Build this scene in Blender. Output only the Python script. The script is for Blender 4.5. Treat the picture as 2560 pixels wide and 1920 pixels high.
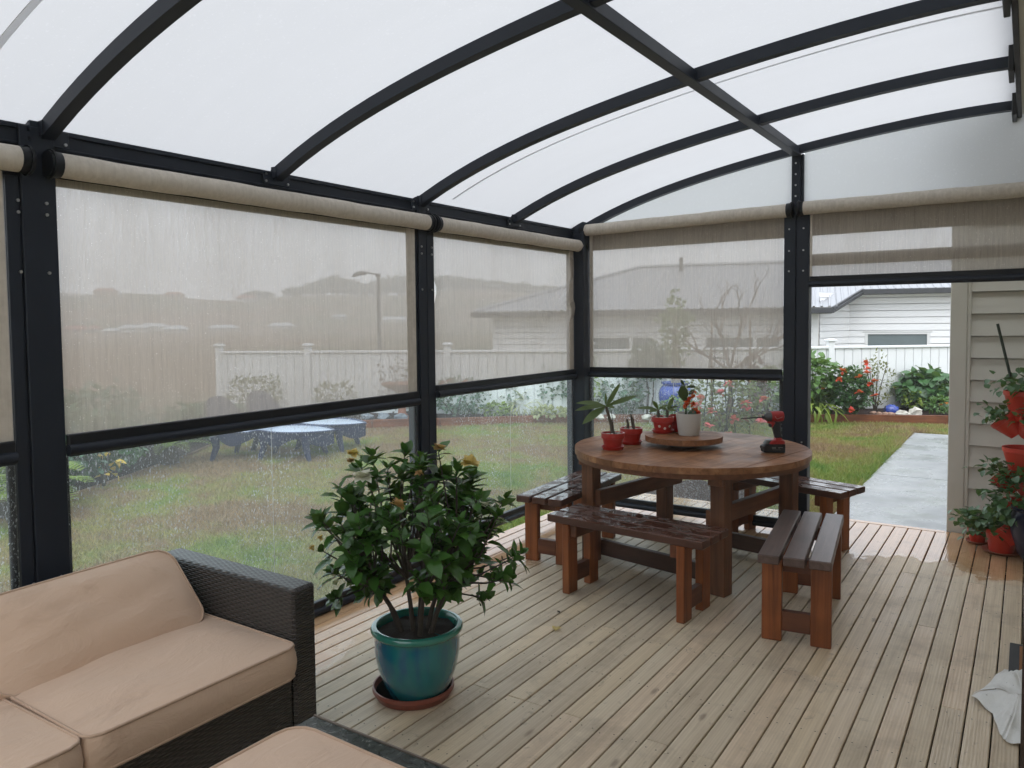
import bpy, math, random
import numpy as np
from mathutils import Vector, Matrix

for o in list(bpy.data.objects):
    bpy.data.objects.remove(o)
scene = bpy.context.scene
C = scene.collection
random.seed(7)
rng = np.random.default_rng(7)
PI = math.pi
R = math.radians

# ------------------------------------------------------------------ camera
YAW, PIT, ROL, FPX = -0.58982, -0.05043, -0.00993, 1929.1
cam_d = bpy.data.cameras.new("camera")
cam = bpy.data.objects.new("camera", cam_d)
C.objects.link(cam)
_f = Vector((math.sin(YAW) * math.cos(PIT), math.cos(YAW) * math.cos(PIT), math.sin(PIT)))
_r = Vector((math.cos(YAW), -math.sin(YAW), 0))
_u = _r.cross(_f)
_r2 = math.cos(ROL) * _r + math.sin(ROL) * _u
_u2 = -math.sin(ROL) * _r + math.cos(ROL) * _u
cam.matrix_world = Matrix(((_r2.x, _u2.x, -_f.x, 0), (_r2.y, _u2.y, -_f.y, 0), (_r2.z, _u2.z, -_f.z, 1.62), (0, 0, 0, 1)))
cam_d.sensor_width = 36
cam_d.lens = 36 * FPX / 2560
cam_d.shift_y = -(960 - 900.4) / 2560
cam_d.clip_start = 0.05
cam_d.clip_end = 5000
scene.camera = cam

# ------------------------------------------------------------------ sky and sun (rainy overcast)
world = bpy.data.worlds.new("World")
scene.world = world
world.use_nodes = True
wn = world.node_tree
wn.nodes.clear()
sky = wn.nodes.new("ShaderNodeTexSky")
sky.sky_type = 'NISHITA'
sky.sun_disc = False
sky.sun_elevation = R(52)
sky.sun_rotation = R(146)
sky.air_density = 2.0
sky.dust_density = 4.0
hs = wn.nodes.new("ShaderNodeHueSaturation")
hs.inputs['Saturation'].default_value = 0.15
wn.links.new(sky.outputs[0], hs.inputs['Color'])
wm = wn.nodes.new("ShaderNodeMix")
wm.data_type = 'RGBA'
wm.inputs[0].default_value = 0.88
wn.links.new(hs.outputs[0], wm.inputs[6])
wm.inputs[7].default_value = (13.0, 13.9, 15.2, 1)      # cloud layer
bg = wn.nodes.new("ShaderNodeBackground")
bg.inputs['Strength'].default_value = 0.105
wn.links.new(wm.outputs[2], bg.inputs['Color'])
wo = wn.nodes.new("ShaderNodeOutputWorld")
wn.links.new(bg.outputs[0], wo.inputs[0])

sun_d = bpy.data.lights.new("sun", 'SUN')
sun_d.energy = 1.2
sun_d.angle = R(50)
sun_d.color = (1, .97, .93)
sun = bpy.data.objects.new("sun", sun_d)
C.objects.link(sun)
sun.rotation_euler = (R(38), 0, R(33.8))
scene.view_settings.view_transform = 'Standard'
scene.view_settings.look = 'None'
scene.view_settings.exposure = 0.58
scene.view_settings.gamma = 1.0
scene.view_settings.use_curve_mapping = False
cy = scene.cycles
cy.use_denoising = True
try:
    cy.denoiser = 'OPENIMAGEDENOISE'
except Exception:
    pass
cy.max_bounces = 8
cy.diffuse_bounces = 4
cy.glossy_bounces = 3
cy.transmission_bounces = 6
cy.transparent_max_bounces = 14
cy.volume_bounces = 2
cy.caustics_reflective = False
cy.caustics_refractive = False
cy.sample_clamp_indirect = 6

# ------------------------------------------------------------------ materials
class NT:
    def __init__(s, name):
        s.m = bpy.data.materials.new(name)
        s.m.use_nodes = True
        s.t = s.m.node_tree
        s.t.nodes.clear()
        s.out = s.t.nodes.new("ShaderNodeOutputMaterial")
    def n(s, typ, **kw):
        nd = s.t.nodes.new("ShaderNode" + typ)
        for k, v in kw.items():
            if k in nd.inputs:
                s.set(nd.inputs[k], v)
            else:
                setattr(nd, k, v)
        return nd
    def set(s, sock, v):
        if isinstance(v, bpy.types.NodeSocket):
            s.t.links.new(v, sock)
        elif isinstance(v, (int, float)) and sock.type == 'RGBA':
            sock.default_value = (v, v, v, 1)
        elif isinstance(v, (tuple, list)) and sock.type == 'RGBA' and len(v) == 3:
            sock.default_value = (*v, 1)
        else:
            sock.default_value = v
    def math(s, op, a, b=0.0, c=None, clamp=False):
        nd = s.t.nodes.new("ShaderNodeMath")
        nd.operation = op
        nd.use_clamp = clamp
        s.set(nd.inputs[0], a)
        s.set(nd.inputs[1], b)
        if c is not None:
            s.set(nd.inputs[2], c)
        return nd.outputs[0]
    def mix(s, fac, a, b, mode='MIX'):
        nd = s.t.nodes.new("ShaderNodeMix")
        nd.data_type = 'RGBA'
        nd.blend_type = mode
        nd.clamp_factor = True
        s.set(nd.inputs[0], fac)
        s.set(nd.inputs[6], a)
        s.set(nd.inputs[7], b)
        return nd.outputs[2]
    def ramp(s, fac, stops):
        nd = s.t.nodes.new("ShaderNodeValToRGB")
        el = nd.color_ramp.elements
        while len(el) < len(stops):
            el.new(0.5)
        for e, (p, c) in zip(el, stops):
            e.position = p
            e.color = (*c, 1) if isinstance(c, tuple) else (c, c, c, 1)
        s.set(nd.inputs[0], fac)
        return nd.outputs[0]
    def coord(s, scale=(1, 1, 1), kind='Object', offset=None):
        if kind == 'World':
            src = s.n("NewGeometry").outputs['Position']
        else:
            src = s.n("TexCoord").outputs[kind]
        mp = s.n("Mapping")
        mp.inputs['Scale'].default_value = scale
        s.t.links.new(src, mp.inputs['Vector'])
        if offset is not None:
            cb = s.n("CombineXYZ")
            for i in range(3):
                s.set(cb.inputs[i], offset)
            s.t.links.new(cb.outputs[0], mp.inputs['Location'])
        return mp.outputs[0]
    def noise(s, vec, scale=1.0, detail=3.0, rough=0.55, dist=0.0):
        nd = s.n("TexNoise", Scale=scale, Detail=detail, Roughness=rough, Distortion=dist)
        s.t.links.new(vec, nd.inputs['Vector'])
        return nd.outputs[0]
    def rand(s):
        return s.n("ObjectInfo").outputs['Random']
    def bump(s, h, strength=0.3, dist=0.01):
        nd = s.n("Bump", Strength=strength, Distance=dist)
        s.t.links.new(h, nd.inputs['Height'])
        return nd.outputs[0]
    def bsdf(s, color, rough=0.5, normal=None, spec=0.5, metal=0.0, coat=0.0, **kw):
        nd = s.n("BsdfPrincipled")
        s.set(nd.inputs['Base Color'], color)
        s.set(nd.inputs['Roughness'], rough)
        s.set(nd.inputs['Specular IOR Level'], spec)
        s.set(nd.inputs['Metallic'], metal)
        s.set(nd.inputs['Coat Weight'], coat)
        s.set(nd.inputs['Coat Roughness'], 0.08)
        if normal is not None:
            s.set(nd.inputs['Normal'], normal)
        for k, v in kw.items():
            s.set(nd.inputs[k.replace('_', ' ')], v)
        return nd.outputs[0]
    def mixs(s, fac, a, b):
        nd = s.n("MixShader")
        s.set(nd.inputs[0], fac)
        s.t.links.new(a, nd.inputs[1])
        s.t.links.new(b, nd.inputs[2])
        return nd.outputs[0]
    def end(s, sh):
        s.t.links.new(sh, s.out.inputs['Surface'])
        return s.m

def flat(name, col, rough=0.5, var=0.12, scale=8, metal=0.0, spec=0.5, bump=0.0, coat=0.0):
    t = NT(name)
    v = t.noise(t.coord(), scale, 4)
    c = t.mix(v, tuple(x * (1 - var) for x in col), tuple(min(1, x * (1 + var)) for x in col))
    n = None
    if bump:
        n = t.bump(t.noise(t.coord(), scale * 12, 3), bump, 0.004)
    r = t.math('ADD', t.math('MULTIPLY', v, 0.16), rough - 0.08, clamp=True)
    return t.end(t.bsdf(c, r, n, spec, metal, coat))

def wood(name, dark, mid, light, axis, rough=0.55, wet=0.0, grain=1.0, coat=0.0, blot=0.0):
    """timber with grain along the given object axis; wet = share of the surface under a water film"""
    t = NT(name)
    rd = t.rand()
    off = t.math('MULTIPLY', rd, 37.0)
    k = [26.0, 26.0, 26.0]
    k['xyz'.index(axis)] = 1.6
    g = t.noise(t.coord(tuple(x * grain for x in k), 'Object', off), 1.0, 5, 0.62, 0.6)
    k2 = [120.0, 120.0, 120.0]
    k2['xyz'.index(axis)] = 3.0
    g2 = t.noise(t.coord(tuple(k2), 'Object', off), 1.0, 3, 0.6)
    b = t.noise(t.coord((3, 3, 3), 'Object', off), 1.0, 3)
    c = t.ramp(g, [(0.28, dark), (0.5, mid), (0.74, light)])
    c = t.mix(t.math('MULTIPLY', g2, 0.35), c, dark)
    c = t.mix(t.math('MULTIPLY', t.ramp(b, [(0.42, 0.0), (0.7, 1.0)]), 0.55), c, tuple(x * 0.55 for x in dark))
    c = t.mix(t.math('MULTIPLY', rd, 0.35), c, dark)
    if blot:
        bw = t.noise(t.coord((3.2, 4.5, 3.2), 'World'), 1.0, 5, .62, .9)
        c = t.mix(t.math('MULTIPLY', t.ramp(bw, [(.46, 0.0), (.60, 1.0)]), blot), c, tuple(x * .8 for x in dark))
        rough = t.math('ADD', rough - .2, t.math('MULTIPLY', bw, .4))
    n = t.bump(t.math('ADD', g, t.math('MULTIPLY', g2, 0.5)), 0.22, 0.004)
    r = rough
    if wet > 0 and not blot:
        w = t.noise(t.coord((9, 9, 9), 'World'), 1.0, 5, 0.65, 0.8)
        m = t.ramp(w, [(1 - wet - 0.06, 0.0), (1 - wet + 0.02, 1.0)])
        geo = t.n("NewGeometry")
        sep = t.n("SeparateXYZ")
        t.t.links.new(geo.outputs['Normal'], sep.inputs[0])
        up = t.math('GREATER_THAN', sep.outputs[2], 0.7)
        m = t.math('MULTIPLY', m, up)
        r = t.math('SUBTRACT', rough, t.math('MULTIPLY', m, rough - 0.06))
        n = t.bump(t.math('ADD', t.math('MULTIPLY', m, 1.5), t.math('MULTIPLY', g, 0.4)), 0.25, 0.003)
    return t.end(t.bsdf(c, r, n, 0.38, 0, coat))

def leafmat(name, c1, c2, rough=0.35, trans=0.25, world=True, edge=None):
    t = NT(name)
    geo = t.n("NewGeometry")
    ri = geo.outputs['Random Per Island']
    v = t.noise(t.coord((1, 1, 1), 'World'), 14, 2)
    f = t.math('ADD', t.math('MULTIPLY', ri, 0.65), t.math('MULTIPLY', v, 0.35))
    f = t.math('ADD', t.math('MULTIPLY', f, 0.75), t.math('MULTIPLY', t.rand(), 0.25))
    c = t.mix(f, c1, c2)
    p = t.bsdf(c, rough, t.bump(t.noise(t.coord((1, 1, 1), 'World'), 90, 2), 0.25, 0.003), 0.5)
    tr = t.n("BsdfTranslucent", Color=t.mix(0.5, c, (0.30, 0.42, 0.06)))
    return t.end(t.mixs(trans, p, tr.outputs[0]))

# ------------------------------------------------------------------ mesh builder
class MB:
    def __init__(s):
        s.v, s.f, s.mi = [], [], []
        s.k = 0
    def add(s, vs, fs):
        b = len(s.v)
        s.v.extend(tuple(map(float, p)) for p in vs)
        for f in fs:
            s.f.append(tuple(b + i for i in f))
            s.mi.append(s.k)
        return s
    def box(s, x0, x1, y0, y1, z0, z1):
        v = [(x0, y0, z0), (x1, y0, z0), (x1, y1, z0), (x0, y1, z0), (x0, y0, z1), (x1, y0, z1), (x1, y1, z1), (x0, y1, z1)]
        return s.add(v, [(0, 3, 2, 1), (4, 5, 6, 7), (0, 1, 5, 4), (1, 2, 6, 5), (2, 3, 7, 6), (3, 0, 4, 7)])
    def cbox(s, x0, x1, y0, y1, z0, z1, c=0.004):
        """box with chamfered edges (48 triangles)"""
        lo, hi = (x0, y0, z0), (x1, y1, z1)
        cx = [(a + b) / 2 for a, b in zip(lo, hi)]
        h = [(b - a) / 2 for a, b in zip(lo, hi)]
        c = min(c, min(h) * 0.45)
        idx, vs = {}, []
        for sx in (-1, 1):
            for sy in (-1, 1):
                for sz in (-1, 1):
                    for ax in range(3):
                        p = [h[i] - (c if i != ax else 0) for i in range(3)]
                        idx[(sx, sy, sz, ax)] = len(vs)
                        vs.append((cx[0] + sx * p[0], cx[1] + sy * p[1], cx[2] + sz * p[2]))
        fs = []
        for ax in range(3):
            a, b = [i for i in range(3) if i != ax]
            for sg in (-1, 1):
                q = []
                for (u, w) in ((-1, -1), (1, -1), (1, 1), (-1, 1)):
                    k = [0, 0, 0]
                    k[ax], k[a], k[b] = sg, u, w
                    q.append(idx[(*k, ax)])
                fs.append(tuple(q))
        for ax in range(3):
            a, b = [i for i in range(3) if i != ax]
            for u in (-1, 1):
                for w in (-1, 1):
                    k0, k1 = [0, 0, 0], [0, 0, 0]
                    k0[ax], k1[ax] = -1, 1
                    k0[a] = k1[a] = u
                    k0[b] = k1[b] = w
                    fs.append((idx[(*k0, a)], idx[(*k1, a)], idx[(*k1, b)], idx[(*k0, b)]))
        for sx in (-1, 1):
            for sy in (-1, 1):
                for sz in (-1, 1):
                    fs.append(tuple(idx[(sx, sy, sz, ax)] for ax in range(3)))
        return s.add(vs, fs)
    def prism(s, poly, z0, z1, M=None):
        n = len(poly)
        v = [(x, y, z0) for x, y in poly] + [(x, y, z1) for x, y in poly]
        if M is not None:
            v = [tuple(M @ Vector(p)) for p in v]
        f = [tuple(range(n - 1, -1, -1)), tuple(range(n, 2 * n))]
        f += [(i, (i + 1) % n, n + (i + 1) % n, n + i) for i in range(n)]
        return s.add(v, f)
    def tube(s, pts, r, n=8, caps=True, up=None):
        pts = [Vector(p) for p in pts]
        m = len(pts)
        rr = r if isinstance(r, (list, tuple)) else [r] * m
        rings = []
        prev = None
        for i, p in enumerate(pts):
            d = (pts[min(i + 1, m - 1)] - pts[max(i - 1, 0)])
            d = d.normalized() if d.length > 1e-9 else Vector((0, 0, 1))
            if prev is None:
                a = Vector((0, 0, 1)) if abs(d.z) < 0.9 else Vector((1, 0, 0))
            else:
                a = prev
            x = (a - d * a.dot(d)).normalized()
            prev = x
            y = d.cross(x)
            rings.append([p + (x * math.cos(2 * PI * k / n) + y * math.sin(2 * PI * k / n)) * rr[i] for k in range(n)])
        v = [q for rg in rings for q in rg]
        f = []
        for i in range(m - 1):
            for k in range(n):
                a, b = i * n + k, i * n + (k + 1) % n
                f.append((a, b, b + n, a + n))
        if caps:
            f.append(tuple(range(n - 1, -1, -1)))
            f.append(tuple((m - 1) * n + k for k in range(n)))
        return s.add(v, f)
    def lathe(s, prof, n=32, c=(0, 0, 0)):
        m = len(prof)
        v = []
        for r, z in prof:
            for k in range(n):
                a = 2 * PI * k / n
                v.append((c[0] + r * math.cos(a), c[1] + r * math.sin(a), c[2] + z))
        f = []
        for i in range(m - 1):
            for k in range(n):
                a, b = i * n + k, i * n + (k + 1) % n
                f.append((a, b, b + n, a + n))
        if prof[0][0] > 1e-6:
            f.append(tuple(range(n - 1, -1, -1)))
        if prof[-1][0] > 1e-6:
            f.append(tuple((m - 1) * n + k for k in range(n)))
        return s.add(v, f)
    def grid(s, P):
        """P[i][j] -> point"""
        a, b = len(P), len(P[0])
        v = [p for row in P for p in row]
        f = [(i * b + j, (i + 1) * b + j, (i + 1) * b + j + 1, i * b + j + 1) for i in range(a - 1) for j in range(b - 1)]
        return s.add(v, f)
    def ball(s, c, r, nu=10, nv=7, jit=0.0):
        rx, ry, rz = r if isinstance(r, (tuple, list)) else (r, r, r)
        v = [(c[0], c[1], c[2] - rz)]
        for i in range(1, nv):
            t = PI * i / nv
            for k in range(nu):
                a = 2 * PI * k / nu
                q = 1 + random.uniform(-jit, jit)
                v.append((c[0] + rx * q * math.sin(t) * math.cos(a), c[1] + ry * q * math.sin(t) * math.sin(a), c[2] - rz * q * math.cos(t)))
        v.append((c[0], c[1], c[2] + rz))
        f = [(0, 1 + (k + 1) % nu, 1 + k) for k in range(nu)]
        for i in range(nv - 2):
            for k in range(nu):
                a, b = 1 + i * nu + k, 1 + i * nu + (k + 1) % nu
                f.append((a, b, b + nu, a + nu))
        L = len(v) - 1
        f += [(L, L - nu + k, L - nu + (k + 1) % nu) for k in range(nu)]
        return s.add(v, f)
    def xf(s, M, start=0):
        for i in range(start, len(s.v)):
            s.v[i] = tuple(M @ Vector(s.v[i]))
        return s
    def mesh(s, name, mats, smooth=False, origin=None):
        me = bpy.data.meshes.new(name)
        v = s.v
        if origin is not None:
            v = [(a - origin[0], b - origin[1], c - origin[2]) for a, b, c in v]
        me.from_pydata(v, [], s.f)
        mats = mats if isinstance(mats, (list, tuple)) else [mats]
        for m in mats:
            me.materials.append(m)
        if len(mats) > 1:
            me.polygons.foreach_set('material_index', s.mi)
        if smooth:
            me.polygons.foreach_set('use_smooth', [True] * len(me.polygons))
            if smooth != 'all':
                try:
                    me.set_sharp_from_angle(angle=R(38))
                except Exception:
                    pass
        me.update()
        return me
    def build(s, name, mats, parent=None, smooth=False, world=False, label=None):
        org = tuple(parent.location) if (world and parent is not None and parent.type == 'EMPTY') else None
        if world and parent is not None and parent.type != 'EMPTY':
            org = tuple(parent.parent.location) if parent.parent else tuple(parent.location)
        o = bpy.data.objects.new(name, s.mesh(name, mats, smooth, org))
        C.objects.link(o)
        if parent is not None:
            o.parent = parent
        if label:
            o['label'] = label
        return o

def np_mesh(name, V, faces, mat, parent=None, smooth=False):
    """V (n,3) array, faces (m,k) int array"""
    me = bpy.data.meshes.new(name)
    n, (m, k) = len(V), faces.shape
    me.vertices.add(n)
    me.vertices.foreach_set('co', np.ascontiguousarray(V, dtype=np.float32).ravel())
    me.loops.add(m * k)
    me.loops.foreach_set('vertex_index', np.ascontiguousarray(faces, dtype=np.int32).ravel())
    me.polygons.add(m)
    me.polygons.foreach_set('loop_start', np.arange(0, m * k, k, dtype=np.int32))
    if smooth:
        me.polygons.foreach_set('use_smooth', np.ones(m, dtype=bool))
    me.materials.append(mat)
    me.update(calc_edges=True)
    me.validate()
    o = bpy.data.objects.new(name, me)
    C.objects.link(o)
    if parent is not None:
        o.parent = parent
    return o

def tag(o, label=None, cat=None, group=None, kind=None):
    if label: o['label'] = label
    if cat: o['category'] = cat
    if group: o['group'] = group
    if kind: o['kind'] = kind
    return o

def thing(name, label, cat, loc=(0, 0, 0), rz=0.0, group=None):
    o = bpy.data.objects.new(name, None)
    o.empty_display_size = 0.1
    C.objects.link(o)
    o.location = loc
    o.rotation_euler = (0, 0, rz)
    return tag(o, label, cat, group)

def copy_tree(o, parent=None):
    c = o.copy()
    C.objects.link(c)
    if parent is not None:
        c.parent = parent
    for ch in list(o.children):
        copy_tree(ch, c)
    return c

# leaves ------------------------------------------------------------
LEAF_T = np.array([0, .33, .33, .33, .70, .70, .70, 1.0])
LEAF_S = np.array([0, -1, 0, 1, -.82, 0, .82, 0])
LEAF_F = np.array([[0, 2, 1], [0, 3, 2], [1, 2, 5], [1, 5, 4], [2, 3, 6], [2, 6, 5], [4, 5, 7], [5, 6, 7]])
def leaves_np(P, D, U, L, W, fold=0.25, curl=0.25):
    """P base points, D directions, U approximate normals, L lengths, W half widths -> verts, faces"""
    P, D, U = (np.asarray(a, float) for a in (P, D, U))
    n = len(P)
    D = D / np.linalg.norm(D, axis=1, keepdims=True)
    S = np.cross(D, U)
    S /= np.maximum(np.linalg.norm(S, axis=1, keepdims=True), 1e-6)
    N = np.cross(S, D)
    L = np.broadcast_to(np.asarray(L, float), (n,))[:, None, None]
    W = np.broadcast_to(np.asarray(W, float), (n,))[:, None, None]
    t = LEAF_T[None, :, None]
    sd = LEAF_S[None, :, None]
    V = P[:, None, :] + D[:, None, :] * t * L + S[:, None, :] * sd * W + N[:, None, :] * (np.abs(sd) * W * fold - curl * L * t ** 2)
    F = (LEAF_F[None] + (np.arange(n) * 8)[:, None, None]).reshape(-1, 3)
    return V.reshape(-1, 3), F

def rdir(n, up=0.0):
    d = rng.normal(size=(n, 3))
    d[:, 2] += up
    return d / np.linalg.norm(d, axis=1, keepdims=True)
# ------------------------------------------------------------------ shared materials
M = {}
M['metal'] = flat('powder_coated_charcoal', (.0105, .0155, .026), .46, .25, 3, spec=.32)
M['metal2'] = flat('black_plastic', (.006, .0075, .011), .42, .2, 6, spec=.3)
M['screw'] = flat('stainless_screw', (.45, .45, .45), .3, .1, 5, metal=1.0)

def deckmat():
    t = NT('weathered_decking')
    rd = t.rand()
    off = t.math('MULTIPLY', rd, 53.0)
    cw = lambda a, b, c: t.coord((a, b, c), 'World', off)
    g = t.noise(cw(42, 1.5, 42), 1.0, 5, .62, .9)
    g2 = t.noise(cw(170, 3.5, 170), 1.0, 3, .6)
    rings = t.n("TexWave", Scale=1.0, Distortion=5.0, Detail=2.0)
    rings.bands_direction = 'X'
    t.t.links.new(cw(26, 0.7, 26), rings.inputs['Vector'])
    c = t.ramp(g, [(.22, (.49, .395, .285)), (.5, (.67, .570, .432)), (.80, (.77, .675, .535))])
    c = t.mix(t.math('MULTIPLY', rings.outputs['Color'], .20), c, (.40, .32, .24))
    c = t.mix(t.math('MULTIPLY', g2, .22), c, (.36, .29, .22))
    tint = t.ramp(t.math('FRACT', t.math('MULTIPLY', rd, 7.31)), [(0, (1.06, .98, .92)), (.3, (1.02, 1.0, .96)), (.55, (.88, .85, .81)), (.75, (.98, .95, .88)), (1, (1.08, 1.0, .89))])
    c = t.mix(1.0, c, tint, 'MULTIPLY')
    # dirt: leaf tannin smears, foot marks and fine specks
    wv = t.coord((1, 1, 1), 'World')
    dirt = t.noise(wv, 3.2, 6, .68, .4)
    c = t.mix(t.math('MULTIPLY', t.ramp(dirt, [(.50, 0.0), (.70, 1.0)]), .50), c, (.32, .255, .19))
    sm = t.noise(t.coord((14, 9, 14), 'World'), 1.0, 5, .7, 1.2)
    c = t.mix(t.math('MULTIPLY', t.ramp(sm, [(.60, 0.0), (.70, 1.0)]), .5), c, (.24, .18, .13))
    # knots
    vo = t.n("TexVoronoi", Scale=1.0)
    t.t.links.new(cw(5.5, 1.9, 5.5), vo.inputs['Vector'])
    kn = t.ramp(vo.outputs['Distance'], [(.03, 1.0), (.085, 0.0)])
    c = t.mix(t.math('MULTIPLY', kn, .6), c, (.16, .10, .065))
    # rain-wet zones: along the left screens and at the open doorway
    sep = t.n("SeparateXYZ")
    t.t.links.new(t.n("NewGeometry").outputs['Position'], sep.inputs[0])
    x, y = sep.outputs[0], sep.outputs[1]
    wn1 = t.noise(t.coord((1.4, .9, 1), 'World'), 1.0, 5, .6, .6)
    wn2 = t.noise(t.coord((7, 4, 7), 'World'), 1.0, 4, .65, 1.0)
    nz = t.math('ADD', t.math('MULTIPLY', t.math('SUBTRACT', wn1, .5), 1.5), t.math('MULTIPLY', t.math('SUBTRACT', wn2, .5), .7))
    left = t.math('MULTIPLY', t.math('SUBTRACT', t.math('ADD', -2.60, t.math('MULTIPLY', nz, .8)), x), 3.0)
    door = t.math('MULTIPLY', t.math('SUBTRACT', y, t.math('ADD', 5.50, t.math('MULTIPLY', nz, .95))), 4.2)
    wet = t.math('MAXIMUM', left, door)
    wet = t.math('MINIMUM', t.math('MAXIMUM', wet, 0.0), 1.0)
    film = t.ramp(t.math('ADD', wet, t.math('MULTIPLY', t.math('SUBTRACT', wn2, .5), .5)), [(.42, 0.0), (.62, 1.0)])
    c = t.mix(t.math('MULTIPLY', wet, .72), c, t.mix(1.0, c, (.74, .44, .235), 'MULTIPLY'))
    r = t.math('ADD', t.math('ADD', t.math('MULTIPLY', g2, .14), .26), t.math('MULTIPLY', dirt, .42))
    r = t.mix(film, r, .07)
    h = t.math('ADD', t.math('MULTIPLY', g, .8), t.math('MULTIPLY', rings.outputs['Fac'], .5))
    h = t.math('MULTIPLY', h, t.math('SUBTRACT', 1.0, t.math('MULTIPLY', film, .72)))
    return t.end(t.bsdf(c, r, t.bump(h, .28, .004), .5))
M['deck'] = deckmat()

def lawnmat(blade):
    t = NT('grass_blades' if blade else 'lawn_soil')
    w = t.coord((1, 1, 1), 'World')
    a = t.noise(w, .75, 4, .6, .5)
    b = t.noise(w, 2.6, 4, .6)
    sx = t.n('SeparateXYZ'); t.t.links.new(w, sx.inputs[0])
    dry = t.math('MULTIPLY', t.math('SUBTRACT', -3.0, sx.outputs[0]), .022, clamp=True)
    dry = t.math('MINIMUM', t.math('MAXIMUM', dry, -.02), .07)
    f = t.math('ADD', t.math('ADD', t.math('MULTIPLY', a, .95), t.math('MULTIPLY', b, .45)), t.math('SUBTRACT', dry, .16))
    c = t.ramp(f, [(.34, (.095, .205, .045)), (.47, (.20, .27, .070)), (.57, (.275, .26, .105)), (.68, (.27, .20, .125))])
    if blade:
        ri = t.n("NewGeometry").outputs['Random Per Island']
        c = t.mix(t.math('MULTIPLY', ri, .55), c, t.mix(1.0, c, (1.9, 1.7, 1.4), 'MULTIPLY'))
        p = t.bsdf(c, .5, None, .35)
        tr = t.n("BsdfTranslucent", Color=c)
        return t.end(t.mixs(.35, p, tr.outputs[0]))
    c = t.mix(t.math('MULTIPLY', t.noise(w, 38, 4, .7), .7), c, t.mix(1.0, c, (.38, .40, .42), 'MULTIPLY'))
    return t.end(t.bsdf(c, .85, t.bump(t.noise(w, 45, 4, .7), .7, .02), .2))
M['lawn'] = lawnmat(False)
M['blade'] = lawnmat(True)

def mulchmat():
    t = NT('bark_mulch')
    w = t.coord((1, 1, 1), 'World')
    n = t.noise(w, 42, 4, .7, .4)
    c = t.ramp(n, [(.3, (.014, .010, .010)), (.55, (.045, .029, .026)), (.75, (.11, .075, .06))])
    return t.end(t.bsdf(c, .95, t.bump(n, .9, .02), .1))
M['mulch'] = mulchmat()

def terrainmat():
    t = NT('rough_pasture')
    w = t.coord((1, 1, 1), 'World')
    a = t.noise(w, .011, 5, .6, .6)
    b = t.noise(w, .05, 5, .6)
    f = t.math('ADD', t.math('MULTIPLY', a, .7), t.math('MULTIPLY', b, .4))
    c = t.ramp(f, [(.38, (.065, .085, .045)), (.5, (.125, .115, .070)), (.58, (.17, .125, .085)), (.7, (.20, .135, .09))])
    return t.end(t.bsdf(c, .9, None, .1))
M['terrain'] = terrainmat()

def concmat():
    t = NT('wet_concrete')
    w = t.coord((1, 1, 1), 'World')
    n = t.noise(w, 3, 6, .65)
    s = t.noise(w, 160, 2, .6)
    c = t.ramp(n, [(.3, (.27, .285, .29)), (.7, (.40, .415, .415))])
    c = t.mix(t.math('MULTIPLY', s, .35), c, (.20, .21, .215))
    alg = t.noise(w, 1.6, 4, .6)
    c = t.mix(t.math('MULTIPLY', t.ramp(alg, [(.52, 0.0), (.7, 1.0)]), .45), c, (.20, .23, .16))
    wet = t.ramp(t.noise(w, 1.9, 5, .6), [(.36, .14), (.66, .5)])
    return t.end(t.bsdf(c, wet, t.bump(s, .18, .004), .5))
M['conc'] = concmat()

# ------------------------------------------------------------------ deck
PITCH, G0 = 0.0928, -0.0885
deck = thing('deck', None, None, (-1.6, 3.0, 0))
deck['kind'] = 'structure'
YN, YF = -1.4, 6.553
k0, k1 = -34, 8
for k in range(k0, k1):
    xa, xb = G0 + k * PITCH + .0029, G0 + (k + 1) * PITCH - .0029
    if xb > .66: break
    yf = YF if xb < -.50 else 6.61
    cuts = [YN] + sorted(random.sample([0.9, 1.8, 2.7, 3.6, 4.5, 5.4], random.choice([0, 1, 1, 2]))) + [yf]
    for ya, yb in zip(cuts[:-1], cuts[1:]):
        z = random.uniform(-.0007, .0007)
        m = MB().cbox(xa, xb, ya + .001, yb - .001, -.025 + z, z, .003)
        m.build('deck_board', M['deck'], deck, world=True)
MB().cbox(-3.335, -.492, 6.556, 6.622, -.03, .001, .003).build('edge_board', M['deck'], deck, world=True, label='border board across the deck end at the path')
MB().cbox(-3.335, G0 + k0 * PITCH - .004, YN, 6.552, -.03, .001, .003).build('edge_board', M['deck'], deck, world=True, label='border board along the lawn side')
mb = MB()
for y in np.arange(YN, 6.6, .45):
    mb.box(-3.3, .6, y - .022, y + .022, -.135, -.03)
mb.box(-3.33, -.495, 6.585, 6.615, -.15, -.032)
mb.box(-3.33, -3.30, YN, 6.58, -.15, -.032)
mb.build('joist_frame', wood('joist_pine', (.05, .04, .03), (.09, .07, .05), (.13, .1, .07), 'x', .7), deck, world=True)
V, F = [], []
nail = MB()
for k in range(k0, k1):
    xc = G0 + (k + .5) * PITCH
    for y in np.arange(YN + .0, 6.5, .45):
        for dx in (-.024, .024):
            cx, cy2 = xc + dx + random.uniform(-.004, .004), y + random.uniform(-.012, .012)
            nail.add([(cx + .0035 * math.cos(a), cy2 + .0035 * math.sin(a), .0012) for a in (0, 1.05, 2.1, 3.14, 4.19, 5.24)], [(0, 1, 2, 3, 4, 5)])
nl = nail.build('nail_head', flat('rusty_nail', (.06, .05, .045), .5), deck, world=True)
nl['kind'] = 'stuff'

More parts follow.
